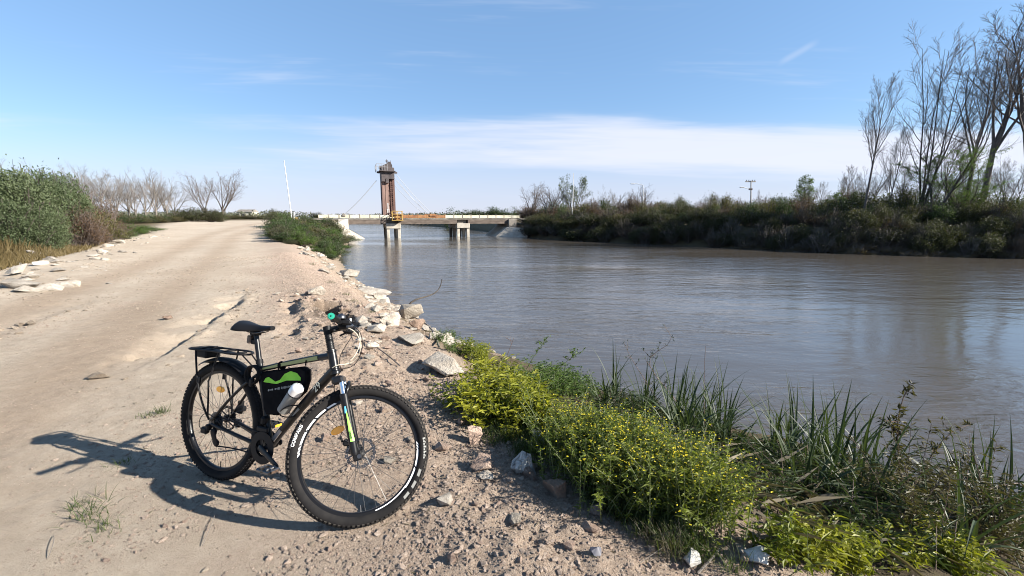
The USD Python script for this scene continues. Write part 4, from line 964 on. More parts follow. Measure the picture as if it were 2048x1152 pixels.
def bush_px(kind, name, label, px, top, y, w, **k):
    p = at(px, top, y); g = gz1(p[0], y)
    return bush(kind, name, label, p[0], y, w, 1.08 * max(0.4, p[2] - g), **k)
def far_point(px, back):
    """a place across the river, so far behind the waterline, in a column of the photograph"""
    d = ray(px, 470); ys = np.linspace(20, 130, 700); xs = ys * d[0] / d[1]
    river = shapely.contains_xy(P_RIVER, xs, ys)
    k = np.max(np.nonzero(river)[0]) if river.any() else 0
    yy = ys[k] + back
    return yy * d[0] / d[1], yy
for px in np.arange(1040, 2080, 10.5):       # brushwood at the water
    x, y = far_point(px + rs.uniform(-6, 6), rs.uniform(-0.1, 1.7))
    s = y / 45
    bush('brush' if rs.random() < 0.62 else 'dark', 'brushwood', 'low dark leafless brushwood hanging over the water along the far bank', x, y, rs.uniform(2.0, 3.4) * s, rs.uniform(1.4, 2.3), group='brushwood along the far waterline')
for px in np.arange(1040, 2080, 16):
    x, y = far_point(px + rs.uniform(-7, 7), rs.uniform(2.4, 4.4))
    k = rs.choice(['dark', 'brush', 'mid', 'olive'], p=[0.5, 0.25, 0.15, 0.1])
    bush(k, 'bank_bush', 'dark bush in the dense thicket along the top of the far bank', x, y, rs.uniform(2.4, 3.8) * y / 48, rs.uniform(1.3, 2.3) + 0.3 * (px > 1690), group='thicket on top of the far bank')
for px in np.arange(1050, 2080, 19):
    x, y = far_point(px + rs.uniform(-8, 8), rs.uniform(6, 12))
    k = rs.choice(['olive', 'brown', 'mid', 'dark'], p=[0.36, 0.32, 0.2, 0.12]) if px < 1690 else rs.choice(['dark', 'mid', 'olive'])
    bush(k, 'scrub_bush', 'olive and brown scrub bush in the belt behind the far bank', x, y, rs.uniform(2.6, 4.4) * y / 55, rs.uniform(2.2, 3.7) + (0.8 if px > 1670 else 0), group='scrub belt behind the far bank')
for px in np.arange(1060, 1720, 24):
    x, y = far_point(px + rs.uniform(-8, 8), rs.uniform(16, 30))
    bush(rs.choice(['olive', 'mid', 'brown']), 'scrub_bush', 'pale olive scrub bush seen beyond the belt on the far bank', x, y, rs.uniform(3, 5) * y / 70, rs.uniform(3.2, 5.0), group='scrub beyond the belt')
B['weed'] = [shrub_kind('dry_water_weed', 271 + i, leaf_weed, 1300, 0.05, twig_grey, 40, twiggy=1.5) for i in range(2)]
for px in np.arange(1480, 2070, 15):
    x, y = far_point(px + rs.uniform(-6, 6), rs.uniform(-0.5, 0.3))
    bush('weed', 'water_weed', 'pale dry weed tuft at the water on the far bank', x, y, rs.uniform(1.0, 2.0), rs.uniform(0.4, 0.9), group='dry weeds at the far waterline', cat='weed')
bush_px('dark', 'evergreen_bush', 'large dark rounded evergreen bush left of the utility pole across the river', 1378, 411, 60, 5.5)
bush_px('dark', 'evergreen_bush', 'small dark rounded evergreen bush beside the larger one across the river', 1420, 414, 59, 3.6)
bush_px('mid', 'green_bush', 'bright green bush below the white pole on the far bank', 1160, 424, 66, 6.0)
bush_px('olive', 'yellowish_bush', 'yellowish green bush left of the utility pole on the far bank', 1320, 400, 72, 5.5)
bush_px('olive', 'yellowish_bush', 'yellowish bush just left of the loose green tree', 1450, 396, 74, 6.0)
bush_px('dark', 'evergreen_bush', 'dark evergreen bush at the foot of the slender lone tree', 1735, 385, 42, 4.6)
bush_px('dark', 'evergreen_bush', 'dark evergreen bush left of the slender lone tree', 1680, 398, 44, 4.0)
bush_px('brown', 'brown_bush', 'reddish brown bush behind the white pole across the river', 1185, 400, 76, 6.5)
bush_px('brown', 'brown_bush', 'reddish brown bush around the foot of the street lamp', 1265, 402, 80, 7.0)
# left hedge, brambles, weeds
for i, (px, top, y, w) in enumerate(((-20, 338, 19.5, 3.4), (28, 332, 20.0, 3.2), (75, 338, 21.5, 3.2), (-70, 330, 20.5, 3.6), (112, 345, 23.5, 3.0), (5, 400, 18.6, 2.6), (60, 405, 19.4, 2.6))):
    bush_px('sage', 'hedge_bush', ['dense grey green hedge bush cut by the left edge', 'tallest grey green hedge bush at the left edge', 'grey green hedge bush at the right end of the tall hedge', 'grey green bush mostly beyond the left edge', 'smaller grey green bush sloping down to the brown brambles', 'low grey green bush before the hedge at the left edge', 'low grey green bush before the right end of the hedge'][i], px, top, y, w)
for i, (px, top, y, w) in enumerate(((112, 372, 24, 3.0), (150, 378, 26, 3.2), (185, 392, 28, 3.0), (140, 410, 22, 2.4), (200, 420, 25, 2.4), (225, 438, 27, 2.0), (172, 428, 22.5, 2.0))):
    bush_px('brown' if i % 3 != 1 else 'olive', 'bramble', ['tall russet bramble right of the grey green hedge', 'broad olive bramble behind the russet one', 'russet bramble at the far end of the thicket', 'low russet bramble in front of the hedge end', 'low olive tangle at the far end of the dry weeds', 'small russet tangle above the green verge patch', 'small russet tangle in the middle of the weeds'][i], px, top, y, w)
for i, (px, top, y, w) in enumerate(((355, 418, 55, 3.4), (385, 414, 56, 4.2), (418, 416, 57, 4.0), (440, 424, 58, 2.6))):
    bush_px('dark', 'dark_shrub', ['dark green shrub at the left end of the group by the road end', 'tallest dark green shrub of the group by the road end', 'dark green shrub under the lone bare tree', 'low dark shrub at the right end of the group by the road end'][i], px, top, y, w)
for i, px in enumerate(np.linspace(215, 345, 9)):
    bush_px('mid' if i % 2 else 'olive', 'verge_bush', 'low green bush in the strip under the pale bare trees', px + rs.uniform(-5, 5), 430 + rs.uniform(-5, 4), 44 + 10 * i / 8, 3.0, group='low bushes under the pale trees')
for i, (px, top, y, w) in enumerate(((262, 446, 31, 2.4), (285, 449, 33, 2.2), (305, 453, 36, 2.0), (250, 458, 28, 1.8))):
    bush_px('fresh', 'verge_plant', ['leafy green patch on the left verge with pale stones before it', 'leafy green patch farther along the left verge', 'farthest leafy green patch on the left verge', 'small leafy green patch nearest the dry weeds'][i], px, top, y, w)
# green cover on the near bank by the bridge
for i in range(110):
    px = rs.uniform(548, 692); f = (px - 548) / 134
    py = rs.uniform(449 + 14 * f, 478 + 48 * f)
    p = hit(px, py)
    if p[1] > 62 or p[1] < 15 or p[2] < WATER + 0.1:
        continue
    bush(rs.choice(['fresh', 'mid', 'olive', 'dark'], p=[0.25, 0.4, 0.2, 0.15]), 'bank_plant', 'rank green plant covering the near bank slope before the bridge', p[0], p[1], rs.uniform(0.9, 2.4) * p[1] / 32, rs.uniform(0.3, 1.3) * p[1] / 32, group='green cover on the near bank by the bridge', cat='plant')
for i, (px, top, y, w) in enumerate(((660, 440, 52, 3.2), (640, 440, 54, 3.0), (615, 442, 55, 3.0))):
    bush_px('dark' if i == 0 else 'mid', 'green_bush', ['dark green bush against the concrete wing wall of the bridge', 'green bush left of the one at the wing wall', 'green bush below the yellow barrier'][i], px, top, y, w)
bush_px('dark', 'small_tree', 'small round dark tree left of the leaning pole', 546, 417, 75, 3.2, cat='tree')
bush_px('dark', 'dark_shrub', 'small dark shrub right of the leaning pole on the horizon', 632, 424, 85, 3.4)
for i, (px, top) in enumerate(((465, 430), (482, 432), (508, 430), (525, 431), (555, 430))):
    bush_px('olive', 'horizon_bush', 'low hazy bush on the skyline at the end of the road', px, top, 80, 6, group='low bushes on the skyline at the road end')
for i, (px, top) in enumerate(((955, 418), (975, 420), (992, 412), (1008, 418), (1025, 416), (935, 421), (905, 420))):
    bush_px('mid', 'green_tree', 'fresh green tree in the row behind the right half of the bridge', px, top, 130, 8, group='green trees behind the bridge', cat='tree')
# far woods along the horizon
r = np.random.default_rng(44); n = 70000
a = r.uniform(-1.25, 1.35, n); rad = r.uniform(190, 420, n)
px_, py_ = np.sin(a) * rad, np.cos(a) * rad
hgt = 0.62 * (2.2 + 5.5 * meshkit.fbm(np.stack([a * 24, rad * 0.012, a * 0], -1), 4, 3)) * (0.75 + 0.3 * (rad / 300))
c = np.column_stack([px_, py_, np.maximum(gz(px_, py_), WATER) + hgt * r.random(n)])
inland = ~shapely.contains_xy(P_RIVER, px_, py_)
c = c[inland]; n = len(c)
leaf_far = foliage('far_wood', [(0.07, 0.075, 0.05), (0.11, 0.105, 0.075), (0.15, 0.135, 0.105)], 0.2)
obj('far_wood', leaves(c, r.normal(size=(n, 3)), r.normal(size=(n, 3)), r.uniform(0.5, 1.2, n), 0.55), leaf_far, kind='stuff', label='far-off grey brown wood along the horizon')
# white houses glimpsed on the skyline
for i, (px, w) in enumerate(((500, 5.0), (486, 2.4), (655, 2.6))):
    p = at(px, 437, 180); g = gz1(p[0], p[1])
    hs = thing('far_house', ['white house on the skyline where the road ends', 'small pale shed left of the white skyline house', 'tiny white building on the skyline left of the bridge tower'][i], 'house', (p[0], p[1], g))
    obj('wall', box((w, 4, 3.0), (0, 0, 1.4)), rail_white, hs)
    obj('roof', slab([(-w / 2 - 0.2, -2.2, 2.9), (w / 2 + 0.2, -2.2, 2.9), (w / 2 + 0.2, 2.2, 2.9), (-w / 2 - 0.2, 2.2, 2.9), (-w / 2, 0, 3.9), (w / 2, 0, 3.9)], 0.1), concrete_dark, hs)
    obj('window', box((0.9, 0.1, 1.0), (-w * 0.2, -2.02, 1.6)), steel_dark, hs)
# dry weeds before the left hedge: a grown mass
n = 22000
x = r.uniform(-32, -13.0, n); y = r.uniform(10.5, 30, n)
dl = dist(x, y, LEFT); m = (~shapely.contains_xy(P_ROAD, x, y)) & (dl > 0.8) & (dl < 5.5) & (x < 0)
x, y, dl = x[m], y[m], dl[m]; n = len(x)
hh = r.uniform(0.35, 0.95, n) * np.clip((dl - 0.5) / 2, 0.4, 1.15)
k = np.random.default_rng(3).permutation(n)
c = np.column_stack([x, y, gz(x, y) - 0.03]); d = np.column_stack([r.normal(0, 0.28, n), r.normal(0, 0.28, n), np.ones(n)])
bl = leaves(np.repeat(c, 3, 0) + r.normal(size=(3 * n, 3)) * [0.12, 0.12, 0], np.repeat(d, 3, 0) + r.normal(size=(3 * n, 3)) * 0.25, r.normal(size=(3 * n, 3)), np.repeat(hh, 3) * r.uniform(0.6, 1.1, 3 * n), 0.035)
obj('dry_weeds', bl, leaf_weed, kind='stuff', label='tall dry brown weeds in front of the left hedge')

# ------------------------------------------------------------ plants of the near bank
def herb_kind(name, seed, leaf, stem, nst, h, spread, per, ll, lw, upright=0.5, flowers=0, droop=0.2):
    r = np.random.default_rng(seed); k = kind_of(name); P0, P1, R0, R1, C, Dd, Nn = [], [], [], [], [], [], []; F = []
    for s in range(nst):
        az, lean = r.uniform(0, 6.28), r.uniform(0.05, 1.0) * spread
        hh = h * r.uniform(0.6, 1.1); b = r.normal(size=3) * [spread * 0.12, spread * 0.12, 0]
        tip = b + [math.cos(az) * lean * hh, math.sin(az) * lean * hh, hh * math.sqrt(max(0.15, 1 - (lean * 0.6) ** 2))]
        p = smooth_line([b, b * 0.5 + tip * 0.5 + [0, 0, 0.1 * hh], tip], 5)
        P0.append(p[:-1]); P1.append(p[1:]); R0.append(np.linspace(0.003, 0.0012, 5)[:-1]); R1.append(np.linspace(0.003, 0.0012, 5)[1:])
        t = r.uniform(0.18, 1.0, per); q = p[0] * 0 + np.stack([np.interp(t * 4, np.arange(5), p[:, j]) for j in range(3)], 1)
        a = r.uniform(0, 6.28, per)
        C.append(q); Dd.append(np.stack([np.cos(a), np.sin(a), r.uniform(-droop, upright, per)], 1)); Nn.append(r.normal(size=(per, 3)) * 0.4 + [0, 0, 1])
        F.append(tip)
    obj('stems', frusta(np.vstack(P0), np.vstack(P1), np.hstack(R0), np.hstack(R1), 4), stem, k, kind='stuff')
    C, Dd, Nn = np.vstack(C), np.vstack(Dd), np.vstack(Nn); n = len(C)
    obj('leaves', leaves(C, Dd, Nn, ll * r.lognormal(-0.05, 0.38, n), lw, 0.2), leaf, k, kind='stuff')
    if flowers:
        F = np.vstack([np.array(F) + r.normal(size=(nst, 3)) * [0.025, 0.025, 0.018] for _ in range(flowers)]); F = F[r.random(len(F)) < 0.45]
        n = len(F)
        obj('flowers', cat_([leaves(F, np.column_stack([np.cos(r.uniform(0, 6.28, n)), np.sin(r.uniform(0, 6.28, n)), r.uniform(0, 0.6, n)]), r.normal(size=(n, 3)) * 0.5 + [0, 0, 1], 0.0075, 0.0065) for _ in range(3)]), petal, k, kind='stuff')
    return k
leaf_flowerbush = foliage('fine_bush_leaves', [(0.075, 0.105, 0.022), (0.18, 0.20, 0.035), (0.40, 0.37, 0.055)], 0.4)
H_ = {}
H_['yellow'] = [herb_kind('yellow_leaved_herb', 301 + i, leaf_yellow, stem_green, 22, 0.34, 0.75, 15, 0.058, 0.024) for i in range(3)]
H_['green'] = [herb_kind('green_leaved_herb', 311 + i, leaf_fresh, stem_green, 24, 0.32, 0.7, 16, 0.045, 0.018) for i in range(2)]
H_['flower'] = [herb_kind('yellow_flowered_bush', 321 + i, leaf_flowerbush, stem_green, 110, 0.37, 0.8, 38, 0.026, 0.0075, 0.7, flowers=3) for i in range(3)]
H_['narrow'] = [herb_kind('narrow_leaved_shrub', 331 + i, leaf_reddish, stem_red, 15, 0.75, 0.6, 40, 0.058, 0.014, 0.6) for i in range(3)]
H_['dark'] = [herb_kind('dark_leaved_herb', 341 + i, leaf_strap, stem_red, 20, 0.28, 0.85, 16, 0.085, 0.009, 0.8) for i in range(2)]
def strap_kind(seed, nb, L, w):
    """a clump of sword shaped leaves, each leaf a piece of its own"""
    r = np.random.default_rng(seed); k = kind_of('sword_leaf_clump')
    for i in range(nb):
        obj('leaf', blade(np.array([r.normal() * 0.05, r.normal() * 0.05, -0.02]), r.uniform(0, 6.28), L * r.uniform(0.5, 1.2), w * r.uniform(0.6, 1.2), r.uniform(0.05, 0.75), r.choice([0.3, 0.8, 1.5, 2.3], p=[0.25, 0.3, 0.25, 0.2]), 11), leaf_strap, k)
    return k
H_['strap'] = [strap_kind(351 + i, 20, 0.86, 0.022) for i in range(4)]
def tuft_kind(seed, nb, L, w, mat, spread=0.5, name='grass_tuft'):
    r = np.random.default_rng(seed); k = kind_of(name)
    obj('blades', cat_([blade(np.array([r.normal() * 0.04, r.normal() * 0.04, -0.005]), r.uniform(0, 6.28), L * r.uniform(0.5, 1.2), w, r.uniform(0.05, spread), r.uniform(0.3, 1.5), 5) for _ in range(nb)]), mat, k, kind='stuff')
    return k
H_['tuft'] = [tuft_kind(361 + i, 60, 0.15, 0.0045, leaf_grass, 0.8) for i in range(3)]
H_['low'] = [tuft_kind(371 + i, 46, 0.10, 0.004, leaf_grass, 1.2) for i in range(2)]
H_['dry'] = [tuft_kind(381 + i, 80, 0.17, 0.003, leaf_dead, 0.9, 'dry_grass_tuft') for i in range(2)]
rg = np.random.default_rng(61)
def plant(kind, name, label, cat, x, y, s=1.0, group=None, sz=1.0, dz=0.0):
    ks = H_[kind]; q = s * rg.uniform(0.85, 1.15)
    return place(ks[rg.integers(len(ks))], name, label, cat, (x, y, gz1(x, y) - 0.01 + dz), rg.uniform(0, 6.28), (q, q, q * sz), group)
def patch(kind, name, label, cat, group, quad, n, s=1.0, sz=1.0, jitter=0.0):
    """plants standing in a patch whose corners are points of the photograph on the bank"""
    c = [hit(*p) for p in quad]
    pg = Polygon([(p[0], p[1]) for p in c]).convex_hull
    x0, y0, x1, y1 = pg.bounds; k = 0; tries = 0; put = []
    while k < n and tries < 6000:
        tries += 1
        x, y = rg.uniform(x0, x1), rg.uniform(y0, y1)
        if not shapely.contains_xy(pg, x, y) or any((x - a) ** 2 + (y - b) ** 2 < (0.42 * math.sqrt(pg.area / n)) ** 2 for a, b in put) or gz1(x, y) < WATER - 0.12:
            continue
        put.append((x, y)); plant(kind, name, label, cat, x, y, s, group, sz); k += 1
patch('yellow', 'leafy_plant', 'low bushy plant with bright yellow green leaves on the upper bank', 'plant', 'yellow green plants on the upper bank', [(900, 818), (960, 778), (1060, 800), (1120, 880), (1010, 885)], 24, 0.88)
patch('yellow', 'leafy_plant', 'yellow green plant beside the bank slab near the water', 'plant', 'yellow green plants by the slab', [(935, 715), (965, 700), (1010, 750), (960, 765)], 9, 0.75)
patch('green', 'leafy_plant', 'fresh green leafy plant above the yellow ones at the water', 'plant', 'green plants above the yellow ones', [(1000, 775), (1110, 755), (1200, 800), (1060, 815)], 17, 1.05)
patch('green', 'leafy_plant', 'small green plant growing among the waterside rubble', 'plant', 'green plants among the rubble', [(870, 690), (905, 665), (930, 690), (900, 710)], 5, 0.6)
patch('flower', 'flowering_bush', 'fine leaved bush dotted with tiny yellow flowers on the bank edge', 'bush', 'yellow flowered bushes', [(1150, 960), (1120, 900), (1240, 930), (1420, 1040), (1400, 1100), (1240, 1010)], 17, 1.0)
patch('yellow', 'leafy_plant', 'yellow green leafy plant at the bottom edge by the white rock', 'plant', 'yellow green plants at the bottom edge', [(1480, 1150), (1540, 1110), (1950, 1130), (1990, 1152)], 15, 0.62)
patch('tuft', 'grass_tuft', 'green grass tuft between the yellow plants and the gravel', 'grass tuft', 'green grass beside the gravel', [(965, 860), (1040, 850), (1130, 910), (1080, 940), (985, 890)], 22, 0.9)
patch('tuft', 'grass_tuft', 'green grass tuft at the foot of the yellow flowered bushes', 'grass tuft', 'grass at the foot of the flowers', [(1150, 985), (1230, 1000), (1420, 1120), (1500, 1150), (1420, 1150), (1290, 1080)], 26, 0.85)
patch('dark', 'dark_plant', 'dark narrow leaved plant in the shaded tangle near the water', 'plant', 'dark plants in the waterside tangle', [(1150, 850), (1250, 810), (1450, 910), (1700, 1010), (1990, 1080), (1900, 1130), (1600, 1110), (1440, 1010)], 44, 1.0)
patch('strap', 'sword_leaf_clump', 'clump of arching grey green sword leaves at the water edge', 'reed clump', 'sword leaf clumps at the water edge', [(1200, 830), (1290, 800), (1480, 880), (1650, 910), (1800, 960), (1760, 1050), (1560, 1000), (1380, 930)], 28, 1.05)
patch('strap', 'sword_leaf_clump', 'clump of long sword leaves over the water at lower right', 'reed clump', 'sword leaf clumps at the lower right', [(1880, 1080), (1950, 1020), (2040, 1060), (2047, 1120), (1930, 1130)], 9, 1.0)
patch('dark', 'dark_plant', 'spiky dark plant by the sword leaves left of the tall twigs', 'plant', 'spiky dark plants left of the twigs', [(1150, 830), (1200, 790), (1300, 820), (1240, 870)], 9, 0.95)
for i, (px, py, s) in enumerate(((1800, 1060, 1.05), (1880, 1050, 0.9), (1950, 1090, 0.85), (1740, 1040, 0.7), (1850, 1110, 0.6), (2000, 1120, 0.7))):
    p = hit(px, py)
    plant('narrow', 'narrow_leaved_shrub', ['tallest narrow leaved shrub standing before the water at the lower right', 'reddish narrow leaved shrub right of the tallest one', 'narrow leaved shrub near the right edge above the fallen reeds', 'smaller narrow leaved shrub left of the tallest one', 'low reddish shrub in front of the tallest narrow leaved one', 'low narrow leaved shrub at the bottom right corner'][i], 'shrub', p[0], p[1], s)
for i, (px, py, s, kd) in enumerate(((306, 832, 1.0, 'low'), (322, 826, 0.7, 'tuft'), (240, 928, 0.8, 'low'), (180, 1025, 1.0, 'low'), (205, 1062, 0.8, 'low'), (195, 1040, 0.7, 'low'), (160, 1010, 0.7, 'low'), (775, 712, 0.8, 'low'), (660, 566, 1.3, 'low'), (690, 590, 1.3, 'low'), (720, 612, 1.2, 'low'), (705, 603, 1.2, 'low'), (650, 545, 1.5, 'low'), (680, 742, 0.5, 'low'), (740, 625, 1.0, 'low'), (625, 530, 1.6, 'low'))):
    p = hit(px, py)
    plant(kd, 'grass_tuft', ['flat grass tuft on the dirt left of the rear wheel', 'upright grass beside the flat tuft left of the rear wheel', 'small grass tuft in the shadow of the handlebar', 'sparse grass on the stony patch at the lower left', 'grass nearest the camera on the lower left stony patch', 'middle grass tuft of the lower left stony patch', 'farthest grass tuft of the lower left stony patch', 'yellowish tuft behind the front tyre by the pale stone', 'grass on the bank beyond the broken hollow', 'grass strip on the bank above the waterside slab', 'grass between the heap and the hollow', 'grass in the middle of the strip above the slab', 'grass by the pale blocks upstream of the hollow', 'tiny grass tuft behind the head tube', 'grass just above the waterside heap', 'farthest small grass patch on the rubble bank'][i], 'grass tuft', p[0], p[1], s)
for i, (px, py) in enumerate(((1310, 1092), (1345, 1110))):
    p = hit(px, py)
    plant('dry', 'dry_grass_tuft', ['straw coloured grass tuft at the gravel edge below the yellow flowers', 'smaller straw coloured tuft beside the tan stone'][i], 'grass tuft', p[0], p[1], 1.0)
# tall bare stems with small leaves, standing up against the water
def twig(name, label, base, pts, r0, mat, leaf=None, nl=0, ll=0.03, branches=5, cat='twig', seed=0):
    r = np.random.default_rng(seed); p0 = hit(*base); y = p0[1]
    P = np.array([[0, 0, -0.03]] + [at(px, py, y + 0.02 * i) - p0 for i, (px, py) in enumerate(pts)])
    L = smooth_line(P, 12); r0 = r0 * 1.5; nl = int(nl * 1.6); ll = ll * 1.15
    t = thing(name, label, cat, p0)
    segs = [tube(L, np.linspace(r0, r0 * 0.35, 12), 7)]; nodes = [L[4:]]
    for b in range(branches):
        k = r.integers(4, 11); a = L[k]; e = a + unit(r.normal(size=3) * [1, 0.6, 0.3] + [0, 0, 0.9]) * r.uniform(0.06, 0.16)
        segs.append(tube([a, (a + e) / 2 + r.normal(size=3) * 0.006, e], [r0 * 0.5, r0 * 0.4, r0 * 0.2], 5)); nodes.append(np.array([(a + e) / 2, e]))
    obj('stem', cat_(segs), mat, t, smooth=50)
    if leaf is not None and nl:
        nd = np.vstack(nodes); c = nd[r.integers(0, len(nd), nl)] + r.normal(size=(nl, 3)) * 0.008
        obj('leaves', leaves(c, r.normal(size=(nl, 3)) + [0, 0, 0.3], r.normal(size=(nl, 3)) + [0, 0, 0.5], ll * r.uniform(0.6, 1.3, nl), ll * 0.35), leaf, t, kind='stuff')
twig('bare_twig', 'tall forked twig with sparse dark leaves rising before the water, right stem', (1345, 840), [(1318, 760), (1300, 715), (1335, 690), (1328, 650)], 0.005, stem_red, leaf_strap, 60, 0.035, 8, seed=1)
twig('bare_twig', 'tall twig with sparse dark leaves before the water, left stem of the pair', (1330, 840), [(1290, 760), (1262, 715), (1248, 685)], 0.004, stem_red, leaf_strap, 45, 0.03, 6, seed=2)
twig('leafy_shoot', 'leaf topped stem leaning right above the green plants at the water', (1040, 760), [(1070, 710), (1098, 672)], 0.004, stem_green, leaf_fresh, 40, 0.04, 3, cat='stem', seed=3)
twig('bare_twig', 'short bare twig standing left of the leaf topped stem', (1005, 745), [(1015, 710), (1028, 676)], 0.004, stem_red, None, 0, branches=3, seed=4)
twig('leafy_shoot', 'long leafy shoot reaching right over the water from the green plants', (1080, 790), [(1120, 735), (1168, 700)], 0.004, stem_green, leaf_fresh, 55, 0.035, 5, cat='stem', seed=5)
twig('thin_reed', 'single thin dark reed standing straight up before the water', (1412, 890), [(1408, 780), (1411, 692)], 0.004, stem_red, None, 0, branches=0, cat='reed', seed=6)
twig('leafy_shoot', 'tall leafy shoot topping the narrow leaved shrub at the right', (1800, 1030), [(1795, 880), (1805, 800), (1820, 768)], 0.006, stem_red, leaf_reddish, 110, 0.05, 9, cat='stem', seed=7)
twig('leafy_shoot', 'shoot arching right with a leafy tip beyond the tall leafy shoot', (1850, 1010), [(1870, 900), (1900, 868), (1938, 850)], 0.005, stem_red, leaf_reddish, 50, 0.045, 4, cat='stem', seed=8)
twig('bare_twig', 'bare stem standing near the right edge before the water', (1985, 1080), [(1960, 960), (1948, 912), (1940, 890)], 0.005, stem_red, None, 0, branches=3, seed=9)
twig('dark_plume', 'dark furry grass plume leaning right at the right edge', (1900, 1060), [(1960, 985), (2000, 972), (2056, 964)], 0.008, stem_red, leaf_strap, 60, 0.03, 0, cat='grass plume', seed=10)
twig('bare_twig', 'grey seed stalk left of the short bare twig', (985, 740), [(985, 715), (988, 690)], 0.003, twig_grey, leaf_dead, 24, 0.018, 4, seed=11)
# fallen reeds and dead stalks in the tangle
c = [hit(*q) for q in ((1260, 900), (1400, 880), (1750, 980), (2040, 1050), (2047, 1140), (1560, 1120), (1420, 1040))]
pg = Polygon([(p[0], p[1]) for p in c]).convex_hull; x0, y0, x1, y1 = pg.bounds
X = []
while len(X) < 900:
    x, y = rg.uniform(x0, x1), rg.uniform(y0, y1)
    if shapely.contains_xy(pg, x, y):
        X.append((x, y))
X = np.array(X); n = len(X)
b = np.column_stack([X, np.maximum(gz(X[:, 0], X[:, 1]), WATER) + rg.uniform(0.0, 0.16, n)])
aa = rg.normal(-0.5, 0.7, n)
obj('fallen_reeds', leaves(b, np.column_stack([np.cos(aa), np.sin(aa), rg.uniform(-0.12, 0.3, n)]), rg.normal(size=(n, 3)) * 0.5 + [0, 0, 1], rg.uniform(0.12, 0.42, n), 0.007, 0.3), leaf_dead, kind='stuff', label='dead reeds fallen in the shaded tangle on the bank')
# sticks
p = hit(818, 632); q = [at(830, 600, p[1]), at(862, 590, p[1] + 0.3), at(884, 558, p[1] + 0.5)]
s_ = thing('black_branch', 'black forked branch sticking out of the waterside heap over the water', 'branch', p)
obj('stick', tube(smooth_line([np.array([-0.05, 0, -0.1])] + [v - p for v in q], 12), np.linspace(0.035, 0.012, 12), 8), bark_dark, s_, smooth=50)
obj('side_twig', tube([q[1] - p, at(872, 585, p[1] + 0.35) - p], [0.012, 0.006], 6), bark_dark, s_)
p = hit(878, 698); q = hit(806, 622)
s_ = thing('dry_stick', 'long pale dry stick lying from the waterside heap to the flat slab', 'stick', p)
obj('stick', tube(smooth_line([[0, 0, 0.03], (q - p) * 0.5 + [0, 0, 0.12], (q - p) * [1, 0.8, 1] + [0, 0, 0.30]], 10), np.linspace(0.016, 0.010, 10), 8), bark_pale, s_, smooth=50)
p = hit(690, 668); q = hit(800, 735)
s_ = thing('thin_stick', 'thin dark stick lying on the gravel right of the handlebar', 'stick', p)
obj('stick', tube(smooth_line([[0, 0, 0.02], (q - p) * 0.45 + [0, 0.05, 0.05], (q - p) + [0, 0, 0.02]], 10), 0.007, 7), bark_grey, s_, smooth=50)
for i, (a, b_) in enumerate((((108, 1075), (98, 1120)), ((430, 1030), (405, 1095)), ((1280, 1130), (1350, 1085)), ((1395, 1152), (1440, 1100)), ((1040, 890), (1125, 862)))):
    p, q = hit(*a), hit(*b_)
    s_ = thing('thin_stick', ['curved dry straw lying on the road at the lower left', 'dry straw on the road between rear wheel and bottom edge', 'dry straw in the gravel beside the straw coloured tuft', 'pale dead stick beside the whitish broken rock at the bottom', 'dead stalk lying across the green grass by the white block'][i], 'stick', p)
    obj('stick', tube(smooth_line([[0, 0, 0.006], (q - p) * 0.5 + [0.012, 0, 0.02], (q - p) + [0, 0, 0.008]], 8), 0.0016 if i != 3 else 0.006, 6), [bark_pale, bark_pale, bark_pale, bark_pale, bark_grey][i], s_)
# crumbs of straw and dead leaves on the dirt
n = 900
pts = []
while len(pts) < n:
    s = rg.uniform(8, 24); c0, d = cpoint(s); w = np.array([d[1], -d[0]]); x, y = c0 - w * rg.normal(0.5, 0.8)
    if 1.3 < y < 10:
        pts.append((x, y))
pts = np.array(pts); a = rg.uniform(0, 6.28, n)
obj('ground_litter', leaves(np.column_stack([pts, gz(pts[:, 0], pts[:, 1]) + 0.004]), np.column_stack([np.cos(a), np.sin(a), rg.uniform(0, 0.25, n)]), rg.normal(size=(n, 3)) * 0.3 + [0, 0, 1], rg.uniform(0.015, 0.07, n), 0.004, 0.3), leaf_dead, kind='stuff', label='crumbs of straw scattered over the gravel')

# ------------------------------------------------------------ bicycle
black = M('black_paint', {'p': ('principled_bsdf', {'base_color': (0.005, 0.005, 0.006), 'roughness': 0.32, 'specular_ior_level': 0.3})})
satin = plain('satin_black', (0.006, 0.006, 0.007), 0.5, specular_ior_level=0.14)
rubber = worn('tyre_rubber', (0.007, 0.0068, 0.0075), (0.016, 0.0148, 0.0145), 9, 0.85, 0.0008, 90, spec=0.12)
dusty = worn('dusty_rubber', (0.012, 0.011, 0.011), (0.050, 0.044, 0.038), 14, 0.85, 0.0008, 90, spec=0.12)
chrome = plain('chrome', (0.75, 0.75, 0.77), 0.12, 1.0)
steel = plain('spoke_steel', (0.03, 0.03, 0.032), 0.3, 0.0)
grey_metal = plain('grey_metal', (0.12, 0.12, 0.125), 0.38, 1.0)
white_p = plain('white_print', (0.78, 0.78, 0.77), 0.5)
olive_p = plain('olive_decal', (0.20, 0.21, 0.075), 0.4)
green_p = plain('green_decal', (0.26, 0.55, 0.10), 0.4)
green_c = worn('green_cloth', (0.16, 0.42, 0.03), (0.22, 0.52, 0.05), 20, 0.8, 0.001, 400)
teal_p = plain('teal_plastic', (0.015, 0.27, 0.18), 0.5)
blue_p = plain('blue_decal', (0.10, 0.42, 0.62), 0.4)
amber = M('amber_reflector', {'p': ('principled_bsdf', {'base_color': (1.0, 0.40, 0.02), 'roughness': 0.3, 'coat_weight': 0.6})})
cloth = worn('black_cloth', (0.003, 0.003, 0.004), (0.007, 0.0065, 0.007), 30, 0.9, 0.0006, 500, spec=0.06)
grey_print = plain('faded_grey_print', (0.18, 0.18, 0.17), 0.7)
